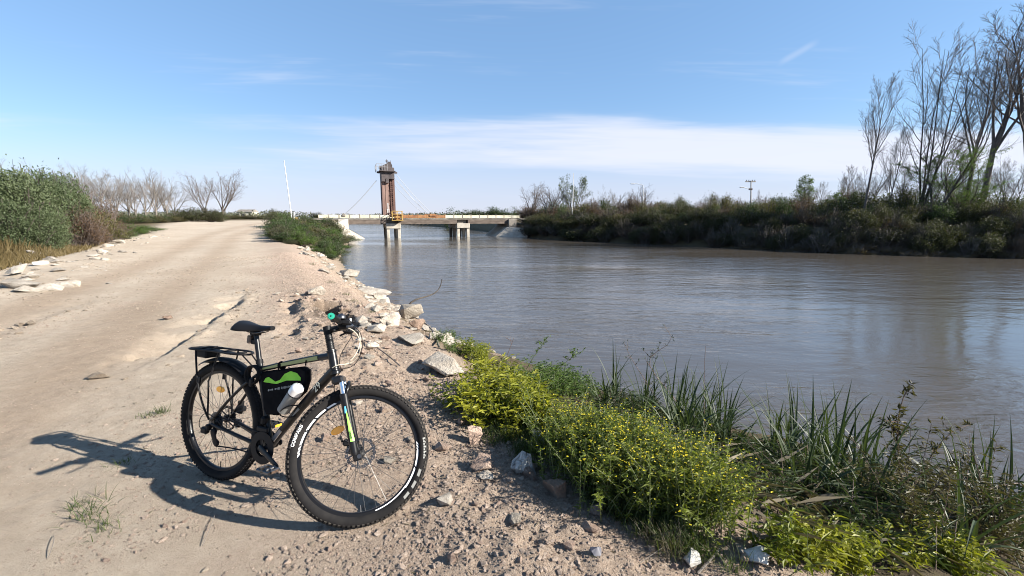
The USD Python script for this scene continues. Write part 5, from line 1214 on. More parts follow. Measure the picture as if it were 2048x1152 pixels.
bottle_grey = plain('bottle_grey', (0.13, 0.13, 0.125), 0.4)
cap_silver = plain('bottle_cap_silver', (0.62, 0.62, 0.63), 0.3, 0.4)
pale_cable = plain('pale_cable', (0.42, 0.38, 0.30), 0.6)
brown_box = plain('smoked_plastic', (0.06, 0.04, 0.03), 0.25)

HEAD, LEAN = -0.3838, -0.1886
BK = trimesh.transformations.euler_matrix(0, 0, HEAD) @ trimesh.transformations.rotation_matrix(LEAN, [1, 0, 0])
BK[:3, 3] = (-1.8659, 2.455, 0)
RW, RT = 0.3667, 0.0290
# the lowest points of both tyres stand on the road
HA = math.radians(70.51); U = np.array([-math.cos(HA), 0, math.sin(HA)]); NF = np.array([math.sin(HA), 0, math.cos(HA)])
FA = np.array([1.0903, 0, RW]); FB = FA - 0.045 * NF
ST = trimesh.transformations.rotation_matrix(0.6604, U, FB)
def low(c, m):
    a = np.linspace(0, 2 * np.pi, 181); p = np.stack([c[0] + RW * np.cos(a), c[1] + 0 * a, c[2] + RW * np.sin(a)], 1)
    w = xf(BK, (xf(m, (p, None))[0], None))[0]; k = np.argmin(w[:, 2])
    return w[k], w[k, 2] - gz1(w[k, 0], w[k, 1])
lift = -min(low([0, 0, RW], np.eye(4))[1], low(FA, ST)[1]) - 0.004
BK[2, 3] += lift
bike = thing('mountain_bicycle', 'black mountain bicycle with green decals standing on the dirt road, front wheel turned', 'bicycle', matrix=BK)

def wheel(name, M4, front):
    w = thing(name, None, None, parent=bike, matrix=M4)      # centre of the wheel at the origin, axle along y
    rm = RW - RT - 0.002
    a = np.linspace(0, 2 * np.pi, 145)[:-1]; b = np.linspace(0, 2 * np.pi, 19)[:-1]
    A, Bq = np.meshgrid(a, b, indexing='ij')
    v = np.stack([(rm + RT * np.cos(Bq)) * np.cos(A), RT * np.sin(Bq) * 0.95, (rm + RT * np.cos(Bq)) * np.sin(A)], -1).reshape(-1, 3)
    na, nb = len(a), len(b)
    I, J = np.meshgrid(np.arange(na), np.arange(nb), indexing='ij'); q = lambda i, j: ((i % na) * nb + j % nb).ravel()
    f = np.stack([q(I, J), q(I, J + 1), q(I + 1, J + 1), q(I + 1, J)], 1)
    obj('tyre', (v, f), rubber, w, smooth=True)
    kn = []
    for i in range(92):
        for j, bb in enumerate((-0.95, -0.42, 0.1, 0.52, 0.98)):
            aa = 2 * np.pi * (i + 0.5 * (j % 2)) / 92
            o = np.eye(4); R = np.array([math.cos(aa) * math.cos(bb), math.sin(bb), math.sin(aa) * math.cos(bb)]); t = np.array([-math.sin(aa), 0, math.cos(aa)])
            o[:3, 0] = t; o[:3, 2] = R; o[:3, 1] = np.cross(R, t); c = np.array([math.cos(aa), 0, math.sin(aa)]) * rm + R * (RT + 0.0005); o[:3, 3] = c
            kn.append(xf(o, box((0.0125, 0.0095, 0.006))))
    obj('tread_knobs', cat_(kn), dusty if front else rubber, w, kind='stuff')
    pr = [(0.313, 0.0125), (0.297, 0.0125), (0.293, 0.008), (0.292, 0.0), (0.293, -0.008), (0.297, -0.0125), (0.313, -0.0125), (0.316, 0), (0.313, 0.0125)]
    ry = trimesh.transformations.rotation_matrix(-np.pi / 2, [1, 0, 0])
    obj('rim', xf(ry, lathe(pr, 96)), black, w, smooth=40)
    hub = [(0.0, -0.058), (0.008, -0.058), (0.008, -0.045), (0.022, -0.034), (0.022, -0.028), (0.013, -0.024), (0.013, 0.024), (0.022, 0.028), (0.022, 0.034), (0.008, 0.045), (0.008, 0.058), (0, 0.058)]
    obj('hub', xf(ry, lathe(hub, 24)), satin, w, smooth=40)
    obj('axle_end', xf(ry, lathe([(0, -0.068), (0.011, -0.068), (0.011, -0.056), (0, -0.056)], 12)), grey_metal, w)
    for k in range(32):
        s = 1 if k % 2 else -1
        r_a = 2 * np.pi * k / 32 + 0.05; h_a = r_a + (1 if (k // 2) % 2 else -1) * 0.95
        p0 = np.array([0.021 * math.cos(h_a), 0.031 * s, 0.021 * math.sin(h_a)]); p1 = np.array([0.296 * math.cos(r_a), 0.003 * s, 0.296 * math.sin(r_a)])
        obj('spoke', tube([p0, p1], 0.0011, 5, False), steel, w)
    # disc on the far (left) side in front is seen through the wheel
    ang = np.linspace(0, 2 * np.pi, 181)
    rad = 0.0795 + 0.0018 * np.sign(np.sin(ang * 15))
    ring = Polygon(np.stack([rad * np.cos(ang), rad * np.sin(ang)], 1)).difference(Polygon(np.stack([0.066 * np.cos(ang), 0.066 * np.sin(ang)], 1)))
    for k in range(36):
        c = 2 * np.pi * k / 36; ring = ring.difference(shapely.geometry.Point(0.0725 * math.cos(c), 0.0725 * math.sin(c)).buffer(0.0026, 4))
    for k in range(6):
        c = 2 * np.pi * k / 6
        ring = ring.union(shapely.geometry.LineString([(0.022 * math.cos(c), 0.022 * math.sin(c)), (0.0675 * math.cos(c + 0.45), 0.0675 * math.sin(c + 0.45))]).buffer(0.0042, 4))
    ring = ring.union(shapely.geometry.Point(0, 0).buffer(0.024, 12).difference(shapely.geometry.Point(0, 0).buffer(0.012, 12)))
    obj('brake_disc', xf(trimesh.transformations.translation_matrix([0, 0.042, 0]) @ trimesh.transformations.rotation_matrix(np.pi / 2, [1, 0, 0]), prism(ring, 0.002)), grey_metal if front else satin, w)
    return w
def ring_text(text, h, r0, a_mid, flip=False, side=-1, dy=0.0, lift_=0.0012, bold=True, torus=True):
    """lettering bent along the side of the tyre; a_mid is the angle of its middle seen from the right"""
    t = meshkit.text_mesh(text, h, 0.0006, bold)
    v, f = np.array(t.vertices), np.array(t.faces)
    v[:, 0] -= (v[:, 0].min() + v[:, 0].max()) / 2
    if flip:
        ang = a_mid + v[:, 0] / r0; rad = r0 - v[:, 1]
    else:
        ang = a_mid - v[:, 0] / r0; rad = r0 + v[:, 1]
    rm = RW - RT - 0.002
    y = RT * 0.95 * np.sqrt(np.clip(1 - ((rad - rm) / RT) ** 2, 0.02, 1)) + lift_ + v[:, 2] if torus else 0.0132 + v[:, 2]
    return np.column_stack([rad * np.cos(ang), side * y, rad * np.sin(ang)]), f
def ring_patch(r0, r1, a0, a1, slant=0.0, n=14, torus=False):
    """a printed patch on the rim's or the tyre's right side"""
    t = np.linspace(0, 1, n); rm = RW - RT - 0.002
    v = []
    for r in (r0, r1):
        a = a0 + (a1 - a0) * t + (slant if r == r1 else 0)
        y = RT * 0.95 * math.sqrt(max(0.02, 1 - ((r - rm) / RT) ** 2)) + 0.0012 if torus else 0.0132
        v.append(np.stack([r * np.cos(a), np.full(n, -y), r * np.sin(a)], 1))
    v = np.stack(v, 1).reshape(-1, 3); i = np.arange(n - 1) * 2
    return v, np.vstack([np.stack([i, i + 2, i + 3], 1), np.stack([i, i + 3, i + 1], 1)])
WR = wheel('rear_wheel', trimesh.transformations.translation_matrix([0, 0, RW]), False)
WF = wheel('front_wheel', ST @ trimesh.transformations.translation_matrix(FA), True)
D = math.radians
# white print of the front wheel, seen from the right: angles counted from forward, upward
obj('tyre_lettering', ring_text('COMPASS', 0.0165, 0.3335, D(166)), white_p, WF)
obj('tyre_lettering', cat_([ring_patch(0.338, 0.3525, D(18) - k * 0.042, D(18) - k * 0.042 - 0.030, 0, 3, True) for k in range(8)]), grey_print, WF)
obj('tyre_lettering', cat_([ring_patch(0.328, 0.343, D(-10 - k * 11), D(-10 - k * 11) - 0.11, -0.01, 6, True) for k in range(3)]), grey_print, WF)
def rim_print(spans, name='rim_decal'):
    for a0, a1, sl in spans:
        obj(name, ring_patch(0.3015, 0.3115, D(a0), D(a1), sl), white_p, WF)
rim_print([(183, 180.5, 0.05), (179.5, 177, 0.05), (176, 173.5, 0.05), (172.5, 160, 0.03), (158, 146, 0.03), (144, 133, 0.03), (131, 122, 0.03)])
rim_print([(16, 14, -0.05), (13, 11, -0.05), (10, 8, -0.05), (7, -8, -0.03), (-10, -30, -0.03)])
obj('rim_decal', ring_patch(0.300, 0.305, D(-30), D(-66), 0, 20), white_p, WF)
def spoke_reflector(par, c, rz):
    m = trimesh.transformations.translation_matrix(c) @ trimesh.transformations.rotation_matrix(rz, [0, 1, 0]) @ trimesh.transformations.rotation_matrix(np.pi / 2, [1, 0, 0])
    obj('spoke_reflector', xf(m, meshkit.arrays(mf.Manifold.hull_points(np.array([(0.036 * math.cos(t) * s, 0.02 * math.sin(t) * s, z) for t in np.linspace(0, 6.283, 20) for s, z in ((1, -0.004), (1, 0.002), (0.85, 0.006), (0.85, -0.007))])))[:2]), amber, par)
spoke_reflector(WF, (-0.133, -0.012, 0.118), -0.55)
spoke_reflector(WR, (-0.02, -0.006, 0.192), 0.0)
obj('valve', tube([(0.05, 0, -0.295), (0.042, 0, -0.255)], 0.003, 6), grey_metal, WF)
obj('valve', tube([(0.03, 0, -0.295), (0.026, 0, -0.255)], 0.003, 6), satin, WR)

# frame
BB = np.array([0.4432, 0, 0.2953]); SU = np.array([-math.cos(D(73.16)), 0, math.sin(D(73.16))])
crown = FB + 0.4346 * U; HB = crown + 0.02 * U; HT = crown + 0.154 * U; SC = BB + 0.499 * SU; DO = np.array([0, 0, RW])
fr = thing('frame', None, None, parent=bike)
obj('head_tube', tube([HB, HB + 0.012 * U, HB + 0.014 * U, HT - 0.014 * U, HT - 0.012 * U, HT], [0.027, 0.027, 0.024, 0.0235, 0.026, 0.026], 20), black, fr, smooth=40)
TT0, TT1 = HT - 0.03 * U, BB + 0.452 * SU
obj('top_tube', tube(smooth_line([TT0, TT0 * 0.6 + TT1 * 0.4 + [0, 0, 0.004], TT1], 10), np.linspace(0.0195, 0.016, 10), 18), black, fr, smooth=40)
DT0, DT1 = HB + 0.025 * U, BB + [0.012, 0, 0.012]
obj('down_tube', tube(smooth_line([DT0, DT0 * 0.62 + DT1 * 0.38 + [-0.012, 0, -0.004], DT1], 12), np.linspace(0.027, 0.023, 12), 18), black, fr, smooth=40)
obj('seat_tube', tube([BB, SC], 0.0172, 16), black, fr, smooth=40)
obj('bottom_bracket_shell', tube([BB + [0, -0.036, 0], BB + [0, 0.036, 0]], 0.023, 18), black, fr, smooth=40)
for s in (-1, 1):
    obj('seat_stay', tube(smooth_line([BB + 0.42 * SU + [-0.012, 0.02 * s, 0], [0.16, 0.045 * s, 0.56], [0.015, 0.064 * s, 0.385]], 9), 0.009, 10), black, fr, smooth=40)
    obj('chain_stay', tube(smooth_line([BB + [-0.03, 0.034 * s, 0], [0.22, 0.05 * s, 0.325], [0.012, 0.064 * s, RW - 0.006]], 9), [0.012] * 5 + [0.0105] * 4, 10), black, fr, smooth=40)
    obj('dropout', xf(trimesh.transformations.translation_matrix([0, 0.064 * s + 0.003, RW]) @ trimesh.transformations.rotation_matrix(np.pi / 2, [1, 0, 0]), prism([(-0.014, -0.03), (0.012, -0.016), (0.035, 0.0), (0.03, 0.028), (0.005, 0.028), (-0.014, 0.008)], 0.006)), black, fr)
obj('seat_clamp', tube([SC - 0.012 * SU, SC + 0.014 * SU], 0.0205, 16), satin, fr, smooth=40)
def side_strip(a, b, ha, hb, y, mat, name, par):
    """a flat printed strip on the right side of a tube from a to b"""
    a, b = np.asarray(a, float), np.asarray(b, float); d = unit(b - a); p = np.array([-d[2], 0, d[0]])
    q = np.array([a - p * ha, a + p * ha, b + p * hb, b - p * hb]); q2 = q.copy(); q[:, 1] = y; q2[:, 1] = y + 0.004
    return obj(name, meshkit.arrays(mf.Manifold.hull_points(np.vstack([q, q2])))[:2], mat, par)
P_ = lambda t: TT0 + (TT1 - TT0) * t + [0, 0, 0.004 * math.sin(math.pi * t)]
side_strip(P_(0.16), P_(0.66), 0.011, 0.009, -0.0205, olive_p, 'frame_decal', fr)
side_strip(P_(0.70), P_(0.93), 0.008, 0.005, -0.0185, olive_p, 'frame_decal', fr)
t29 = meshkit.text_mesh('29', 0.034, 0.001, True)
dd = unit(DT0 - DT1)
m29 = np.eye(4); ax = unit(dd * 0.55 + np.array([0.0, 0, 0.1])); m29[:3, 0] = dd; m29[:3, 2] = (0, -1, 0); m29[:3, 1] = np.cross(m29[:3, 2], m29[:3, 0])
q29 = DT0 + (DT1 - DT0) * 0.26; m29[:3, 3] = q29 + [0, -0.0285, 0] - m29[:3, 1] * 0.017
obj('frame_lettering', xf(m29, t29), plain('pale_gold_print', (0.50, 0.47, 0.36), 0.5), fr)
side_strip(DT0 + (DT1 - DT0) * 0.50, DT0 + (DT1 - DT0) * 0.60, 0.007, 0.002, -0.0275, grey_print, 'frame_decal', fr)
side_strip(DT0 + (DT1 - DT0) * 0.80, DT0 + (DT1 - DT0) * 0.93, 0.010, 0.014, -0.0255, plain('brownish_decal', (0.20, 0.17, 0.15), 0.4), 'frame_decal', fr)

# saddle and seat post
SADZ = 0.9987
obj('seat_post', tube([SC - 0.04 * SU, BB + (SADZ - 0.055 - BB[2]) / SU[2] * SU], 0.0148, 16), black, bike, smooth=40)
xs = np.linspace(0.128, 0.388, 19); secs = []
for x in xs:
    t = (x - 0.128) / 0.26
    w = 0.072 * (1 - sstep((t - 0.08) / 0.62)) + 0.019 + 0.004 * t
    if t < 0.06: w *= 0.72 + 4.6 * t
    if t > 0.95: w *= 0.75
    top = SADZ + 0.012 * (1 - t) ** 2 - 0.008 * math.sin(math.pi * t); th = 0.045 - 0.018 * t
    ring = [(x, w * c * (1 - 0.12 * max(0, -s)), top - th / 2 + th / 2 * np.sign(s) * abs(s) ** 0.75 - 0.03 * (abs(c) ** 3) * (1 - t)) for c, s in [(math.cos(a), math.sin(a)) for a in np.linspace(0, 2 * np.pi, 17)[:-1]]]
    secs.append(ring)
secs = np.array(secs); k = np.arange(16); v = np.vstack([secs.reshape(-1, 3), secs[0].mean(0), secs[-1].mean(0)])
f = [np.stack([i * 16 + k, i * 16 + (k + 1) % 16, (i + 1) * 16 + (k + 1) % 16, (i + 1) * 16 + k], 1) for i in range(18)]
f = np.vstack(f); f = np.vstack([f[:, [0, 1, 2]], f[:, [0, 2, 3]], np.stack([(k + 1) % 16, k, np.full(16, 304)], 1), np.stack([18 * 16 + k, 18 * 16 + (k + 1) % 16, np.full(16, 305)], 1)])
sd = obj('saddle', (v, f), satin, bike, smooth=50)
for s in (-1, 1):
    obj('saddle_rail', tube(smooth_line([(0.35, 0.012 * s, SADZ - 0.026), (0.29, 0.022 * s, SADZ - 0.05), (0.2, 0.022 * s, SADZ - 0.05), (0.135, 0.03 * s, SADZ - 0.03)], 10), 0.0036, 8), grey_metal, sd)
obj('saddle_clamp', box((0.05, 0.05, 0.03), tuple(BB + (SADZ - 0.055 - BB[2]) / SU[2] * SU), 0.006), satin, sd)
lt = BB + (0.902 - BB[2]) / SU[2] * SU
obj('rear_reflector', box((0.03, 0.05, 0.05), (lt[0] - 0.042, 0, lt[2]), 0.006), brown_box, bike)
obj('rear_light_clamp', box((0.032, 0.034, 0.03), (lt[0] - 0.014, 0, lt[2] - 0.012), 0.004), satin, bike)

# fork, stem and bar: all turned with the steering
def sx(mesh):
    return xf(ST, mesh)
fk = thing('fork', None, None, parent=bike, matrix=ST)
LEG = 0.026 * NF
obj('fork_crown', xf(np.vstack([np.column_stack([np.array([NF, [0, 1, 0], U]).T, crown + 0.01 * NF - 0.018 * U]), [0, 0, 0, 1]]), box((0.062, 0.156, 0.046), (0, 0, 0), 0.013)), black, fk, smooth=30)
for s in (-1, 1):
    o = np.array([0, 0.059 * s, 0])
    obj('stanchion', tube([FB + LEG + 0.30 * U + o, FB + LEG + 0.425 * U + o], 0.0145, 16), chrome, fk, smooth=40)
    obj('lower_leg', tube([FB + LEG + 0.012 * U + o, FB + LEG + 0.03 * U + o, FB + LEG + 0.29 * U + o, FB + LEG + 0.335 * U + o, FB + LEG + 0.34 * U + o], [0.017, 0.020, 0.021, 0.0225, 0.018], 18), black, fk, smooth=40)
    obj('dropout', xf(np.vstack([np.column_stack([np.array([NF, [0, 1, 0], U]).T, FB + 0.036 * NF + 0.004 * U + o]), [0, 0, 0, 1]]), box((0.045, 0.016, 0.05), (0, 0, 0), 0.005)), satin, fk)
arch = smooth_line([FB + LEG + 0.315 * U + [0, -0.055, 0] - 0.0 * NF, FB + LEG + 0.375 * U + [0, -0.045, 0] + 0.03 * NF, FB + LEG + 0.392 * U + 0.034 * NF, FB + LEG + 0.375 * U + [0, 0.045, 0] + 0.03 * NF, FB + LEG + 0.315 * U + [0, 0.055, 0]], 15)
obj('fork_arch', tube(arch, 0.010, 10), black, fk, smooth=40)
def leg_strip(t0, t1, o0, w0, o1, w1, mat, name):
    a = FB + LEG + t0 * U; b = FB + LEG + t1 * U; n_ = 9; v = []
    for i in range(n_):
        t = i / (n_ - 1); c = a + (b - a) * t; off = o0 + (o1 - o0) * t; w = w0 + (w1 - w0) * t
        for e in (-1, 0, 1):
            ang = (off + e * w) / 0.0222
            v.append(c + 0.0222 * math.sin(ang) * NF + np.array([0, -0.059 - 0.0222 * math.cos(ang), 0]))
    f = [(i * 3 + j, i * 3 + j + 1, i * 3 + j + 4, i * 3 + j + 3) for i in range(n_ - 1) for j in range(2)]
    return obj(name, (np.array(v), np.array(f)), mat, fk)
leg_strip(0.245, 0.085, 0.0, 0.002, 0.004, 0.0125, green_p, 'fork_decal')
leg_strip(0.272, 0.236, -0.002, 0.0035, -0.003, 0.006, blue_p, 'fork_decal')
tx = meshkit.text_mesh('zoom', 0.011, 0.0008, True)
mt = np.eye(4); mt[:3, 0] = U; mt[:3, 2] = (0, -1, 0); mt[:3, 1] = np.cross(mt[:3, 2], mt[:3, 0]); mt[:3, 3] = FB + LEG + 0.10 * U + [0, -0.0822, 0] - mt[:3, 1] * 0.004
obj('fork_lettering', xf(mt, tx), satin, fk)
# disc caliper behind the left leg
cc = FA + np.array([-0.075, 0.05, 0.05])
obj('brake_caliper', cat_([box((0.05, 0.045, 0.035), tuple(cc), 0.007), box((0.03, 0.03, 0.05), tuple(cc + [0.012, 0.008, -0.035]), 0.006), tube([cc + [-0.03, 0, 0.0], cc + [-0.045, -0.0, 0.03]], 0.006, 8), box((0.06, 0.012, 0.018), tuple(cc + [0.03, 0.012, 0.0]), 0.004)]), satin, fk, smooth=30)
ca = smooth_line([cc + [-0.045, 0, 0.03], cc + [-0.05, -0.01, 0.12], FB + 0.33 * U + [-0.03, 0.03, 0], HB + [0.03, 0.03, 0.03]], 14)
obj('brake_hose', tube(ca, 0.0024, 6), satin, fk)
TOP = HT + 0.113 * U; BAR = TOP + 0.0925 * NF
obj('steerer', tube([HT - 0.01 * U, TOP + 0.02 * U], 0.0175, 18), black, fk, smooth=40)
for k in range(9):
    obj('headset_spacer', tube([HT + (0.004 + 0.0125 * k) * U, HT + (0.0135 + 0.0125 * k) * U], 0.0205, 18), satin, fk, smooth=40)
st = thing('handlebar', None, None, parent=bike, matrix=ST)
obj('stem', cat_([tube([TOP, BAR], [0.019, 0.016], 14), tube([TOP - 0.02 * U, TOP + 0.024 * U], 0.0225, 16), tube([BAR - [0, 0.022, 0], BAR + [0, 0.022, 0]], 0.021, 16)]), satin, st, smooth=40)
def bar_at(y):
    s = abs(y)
    return BAR + np.array([-0.03 * max(0, (s - 0.06) / 0.27) ** 1.2, y, 0.012 * sstep((s - 0.04) / 0.1)])
ys = np.linspace(-0.335, 0.335, 31)
obj('bar', tube([bar_at(y) for y in ys], 0.0125, 12), black, st, smooth=40)
for s in (-1, 1):
    g = obj('grip', tube([bar_at(s * y) for y in (0.333, 0.328, 0.30, 0.26, 0.215, 0.21)], [0.0155, 0.0175, 0.0165, 0.0165, 0.0172, 0.015], 18), satin, st, smooth=40)
    obj('end_plug', cat_([tube([bar_at(s * 0.3325), bar_at(s * 0.338)], 0.0165, 18), tube([bar_at(s * 0.338), bar_at(s * 0.340)], 0.012, 18)]), teal_p, g, smooth=40)
    obj('plug_centre', tube([bar_at(s * 0.339), bar_at(s * 0.3412)], 0.004, 10), satin, g)
    lv = bar_at(s * 0.175)
    obj('brake_lever_clamp', cat_([tube([lv - [0, 0.014, 0], lv + [0, 0.014, 0]], 0.02, 14), box((0.05, 0.03, 0.03), tuple(lv + [0.035, 0, -0.004]), 0.008)]), satin, st, smooth=40)
    obj('brake_lever', tube(smooth_line([lv + [0.05, -0.01 * s, -0.01], lv + [0.072, 0.03 * s, -0.022], lv + [0.066, 0.09 * s, -0.034], lv + [0.06, 0.13 * s, -0.04]], 10), [0.007] * 3 + [0.0055] * 7, 8), grey_metal, st, smooth=40)
    sh = bar_at(s * 0.125)
    obj('shifter', cat_([box((0.055, 0.05, 0.034), tuple(sh + [0.012, 0, -0.022]), 0.011), tube([sh - [0, 0.015, 0], sh + [0, 0.015, 0]], 0.019, 14), tube([sh + [0.0, 0, -0.035], sh + [-0.03, 0.02 * s, -0.052]], 0.006, 8)]), satin, st, smooth=40)
rf = bar_at(-0.055)
obj('front_reflector', box((0.010, 0.028, 0.05), tuple(rf + [0.03, 0, 0.02]), 0.003), white_p, st)
obj('reflector_bracket', cat_([box((0.012, 0.012, 0.07), tuple(rf + [0.02, 0, 0.008]), 0.003), tube([rf - [0, 0.009, 0], rf + [0, 0.009, 0]], 0.017, 14)]), satin, st)
be = bar_at(-0.20)
obj('bell', xf(trimesh.transformations.translation_matrix(be + [0.012, 0.012, 0.022]), lathe([(0, -0.014), (0.021, -0.012), (0.023, -0.003), (0.016, 0.009), (0.006, 0.014), (0, 0.0145)], 18)), grey_metal, st, smooth=50)
for i, (pts, m_) in enumerate((((bar_at(-0.13) + [0.03, 0, -0.03], BAR + [0.085, -0.06, -0.05], BAR + [0.105, -0.03, -0.13], BAR + [0.06, 0.0, -0.20], HB + [0.035, -0.02, 0.055], HB + [-0.02, -0.03, 0.03]), pale_cable),
                        ((bar_at(-0.17) + [0.045, 0, -0.02], BAR + [0.10, -0.08, -0.04], BAR + [0.115, -0.05, -0.13], BAR + [0.07, -0.03, -0.22], HB + [0.03, -0.035, 0.03], HB + [-0.05, -0.03, 0.02]), satin),
                        ((bar_at(0.17) + [0.045, 0, -0.02], BAR + [0.085, 0.05, -0.04], BAR + [0.085, 0.03, -0.13], BAR + [0.045, 0.02, -0.20], HB + [0.03, 0.03, 0.05]), pale_cable),
                        ((bar_at(0.13) + [0.02, 0, -0.03], BAR + [0.035, 0.05, -0.06], BAR + [0.012, 0.03, -0.12], BAR + [0.0, 0.02, -0.19], HB + [0.03, 0.03, 0.02]), satin))):
    obj('control_cable', tube(smooth_line(np.array(pts), 22), 0.0021, 6), m_, st)

# drive train
def disc(c, prof, n=32):
    return xf(trimesh.transformations.translation_matrix(c) @ trimesh.transformations.rotation_matrix(np.pi / 2, [1, 0, 0]), lathe(prof, n))
def cog(c, r, teeth, th):
    a = np.linspace(0, 2 * np.pi, teeth * 4 + 1)[:-1]; rr = r + 0.0035 * np.array([0, 1, 1, 0] * teeth)
    pg = Polygon(np.stack([rr * np.cos(a), rr * np.sin(a)], 1)).difference(shapely.geometry.Point(0, 0).buffer(r * 0.72, 16))
    for k in range(4):
        b = k * np.pi / 2 + 0.3
        pg = pg.union(shapely.geometry.LineString([(0, 0), (r * 0.8 * math.cos(b), r * 0.8 * math.sin(b))]).buffer(0.009, 4))
    return xf(trimesh.transformations.translation_matrix(c) @ trimesh.transformations.rotation_matrix(np.pi / 2, [1, 0, 0]), prism(pg, th))
for r_, y_, t_ in ((0.084, -0.050, 42), (0.066, -0.043, 34), (0.046, -0.037, 24)):
    obj('chainring', cog(BB + [0, y_, 0], r_, t_, 0.003), satin, bike)
obj('cassette', cat_([cog(DO + [0, -0.028 - 0.0042 * k, 0], 0.056 - 0.0048 * k, 30 - 2 * k, 0.002) for k in range(8)] + [disc(DO, [(0, 0.024), (0.019, 0.024), (0.019, 0.058), (0, 0.058)])]), grey_metal, bike)
obj('chain_guard', disc(BB, [(0.05, 0.0535), (0.092, 0.0535), (0.094, 0.056), (0.05, 0.058), (0.05, 0.0535)], 40), satin, bike, smooth=30)
obj('front_derailleur', cat_([box((0.09, 0.016, 0.03), tuple(BB + [-0.02, -0.045, 0.102]), 0.006), box((0.035, 0.05, 0.05), tuple(BB + 0.15 * SU + [0, -0.012, 0]), 0.01)]), satin, bike, smooth=30)
cv = unit(np.array([0.6, 0, -0.235 + 0.0])) * 1
cdir = unit(np.array([0.153, 0, -0.06]))
for s, d in ((-1, cdir), (1, -cdir)):
    e = BB + d * 0.17 + [0, 0.082 * s, 0]
    obj('crank_arm', meshkit.arrays(mf.Manifold.hull_points(np.vstack([c + r * unit(q) * [1, 0.5, 1] for c, r in ((BB + [0, 0.064 * s, 0], 0.02), (e, 0.014)) for q in np.random.default_rng(1).normal(size=(60, 3))])))[:2], black, bike, smooth=40)
    pc = e + [0, 0.055 * s, 0]
    pb = obj('pedal', cat_([box((0.095, 0.012, 0.018), tuple(pc + [0, -0.034, 0]), 0.004), box((0.095, 0.012, 0.018), tuple(pc + [0, 0.034, 0]), 0.004), box((0.012, 0.07, 0.022), tuple(pc + [-0.043, 0, 0]), 0.004), box((0.012, 0.07, 0.022), tuple(pc + [0.043, 0, 0]), 0.004), tube([pc + [0, -0.04, 0], pc + [0, 0.04, 0]], 0.011, 10), box((0.06, 0.01, 0.016), tuple(pc), 0.003)]), grey_metal if s < 0 else satin, bike)
    for e_ in (-1, 1):
        obj('pedal_reflector', box((0.004, 0.045, 0.014), tuple(pc + [0.051 * e_, 0, 0]), 0.001), amber if s > 0 else brown_box, pb)
J1, J2 = np.array([-0.03, -0.062, 0.318]), np.array([0.055, -0.062, 0.25])
obj('rear_derailleur', cat_([box((0.055, 0.03, 0.04), (-0.03, -0.075, 0.318), 0.008), box((0.03, 0.03, 0.04), (-0.008, -0.07, 0.338), 0.006), meshkit.arrays(mf.Manifold.hull_points(np.vstack([c + np.random.default_rng(2).normal(size=(30, 3)) * 0 + r * unit(np.random.default_rng(3).normal(size=(30, 3))) * [1, 0.25, 1] for c, r in ((np.array([0.03, -0.068, 0.315]), 0.022), (J2, 0.022))])))[:2]]), satin, bike, smooth=35)
for c in (np.array([0.03, -0.056, 0.315]), J2 + [0, 0.008, 0]):
    obj('jockey_wheel', cog(c, 0.019, 11, 0.006), satin, bike)
chain = lambda p: tube(smooth_line(np.array(p), 16), 0.0042, 6)
obj('chain', cat_([chain([DO + [0.0, -0.045, 0.042], (DO + BB) / 2 + [0, -0.045, 0.062], BB + [0.0, -0.046, 0.075]]), chain([J2 + [0.0, 0.008, -0.02], (J2 + BB) / 2 + [0.0, 0.012, -0.045], BB + [0.0, -0.046, -0.070]])]), satin, bike)
obj('derailleur_cable', tube(smooth_line([(0.17, -0.055, 0.335), (0.02, -0.07, 0.41), (-0.075, -0.07, 0.40), (-0.095, -0.072, 0.35), (-0.05, -0.075, 0.315)], 20), 0.0024, 6), satin, bike)
cr = np.array([0.10, 0.055, 0.445])
obj('rear_brake_caliper', cat_([box((0.06, 0.035, 0.035), tuple(cr), 0.007), box((0.03, 0.03, 0.05), tuple(cr + [-0.02, 0.01, 0.02]), 0.006), box((0.05, 0.014, 0.02), tuple(cr + [-0.03, 0.012, -0.03]), 0.004)]), satin, bike, smooth=30)
# stand on the left side, its foot on the ground
w0 = xf(BK, (np.array([[0.06, 0.075, 0.33]]), None))[0][0]
foot_w = np.array([w0[0] + 0.03, w0[1] + 0.27, 0]); foot_w[2] = gz1(foot_w[0], foot_w[1]) + 0.006
foot = (np.linalg.inv(BK) @ np.r_[foot_w, 1])[:3]
obj('kickstand', cat_([tube([(0.06, 0.075, 0.335), foot], [0.011, 0.008], 10), xf(trimesh.transformations.translation_matrix(foot), box((0.065, 0.03, 0.014), (0, 0, 0), 0.004)), box((0.05, 0.025, 0.05), (0.06, 0.07, 0.34), 0.006)]), satin, bike, smooth=40)

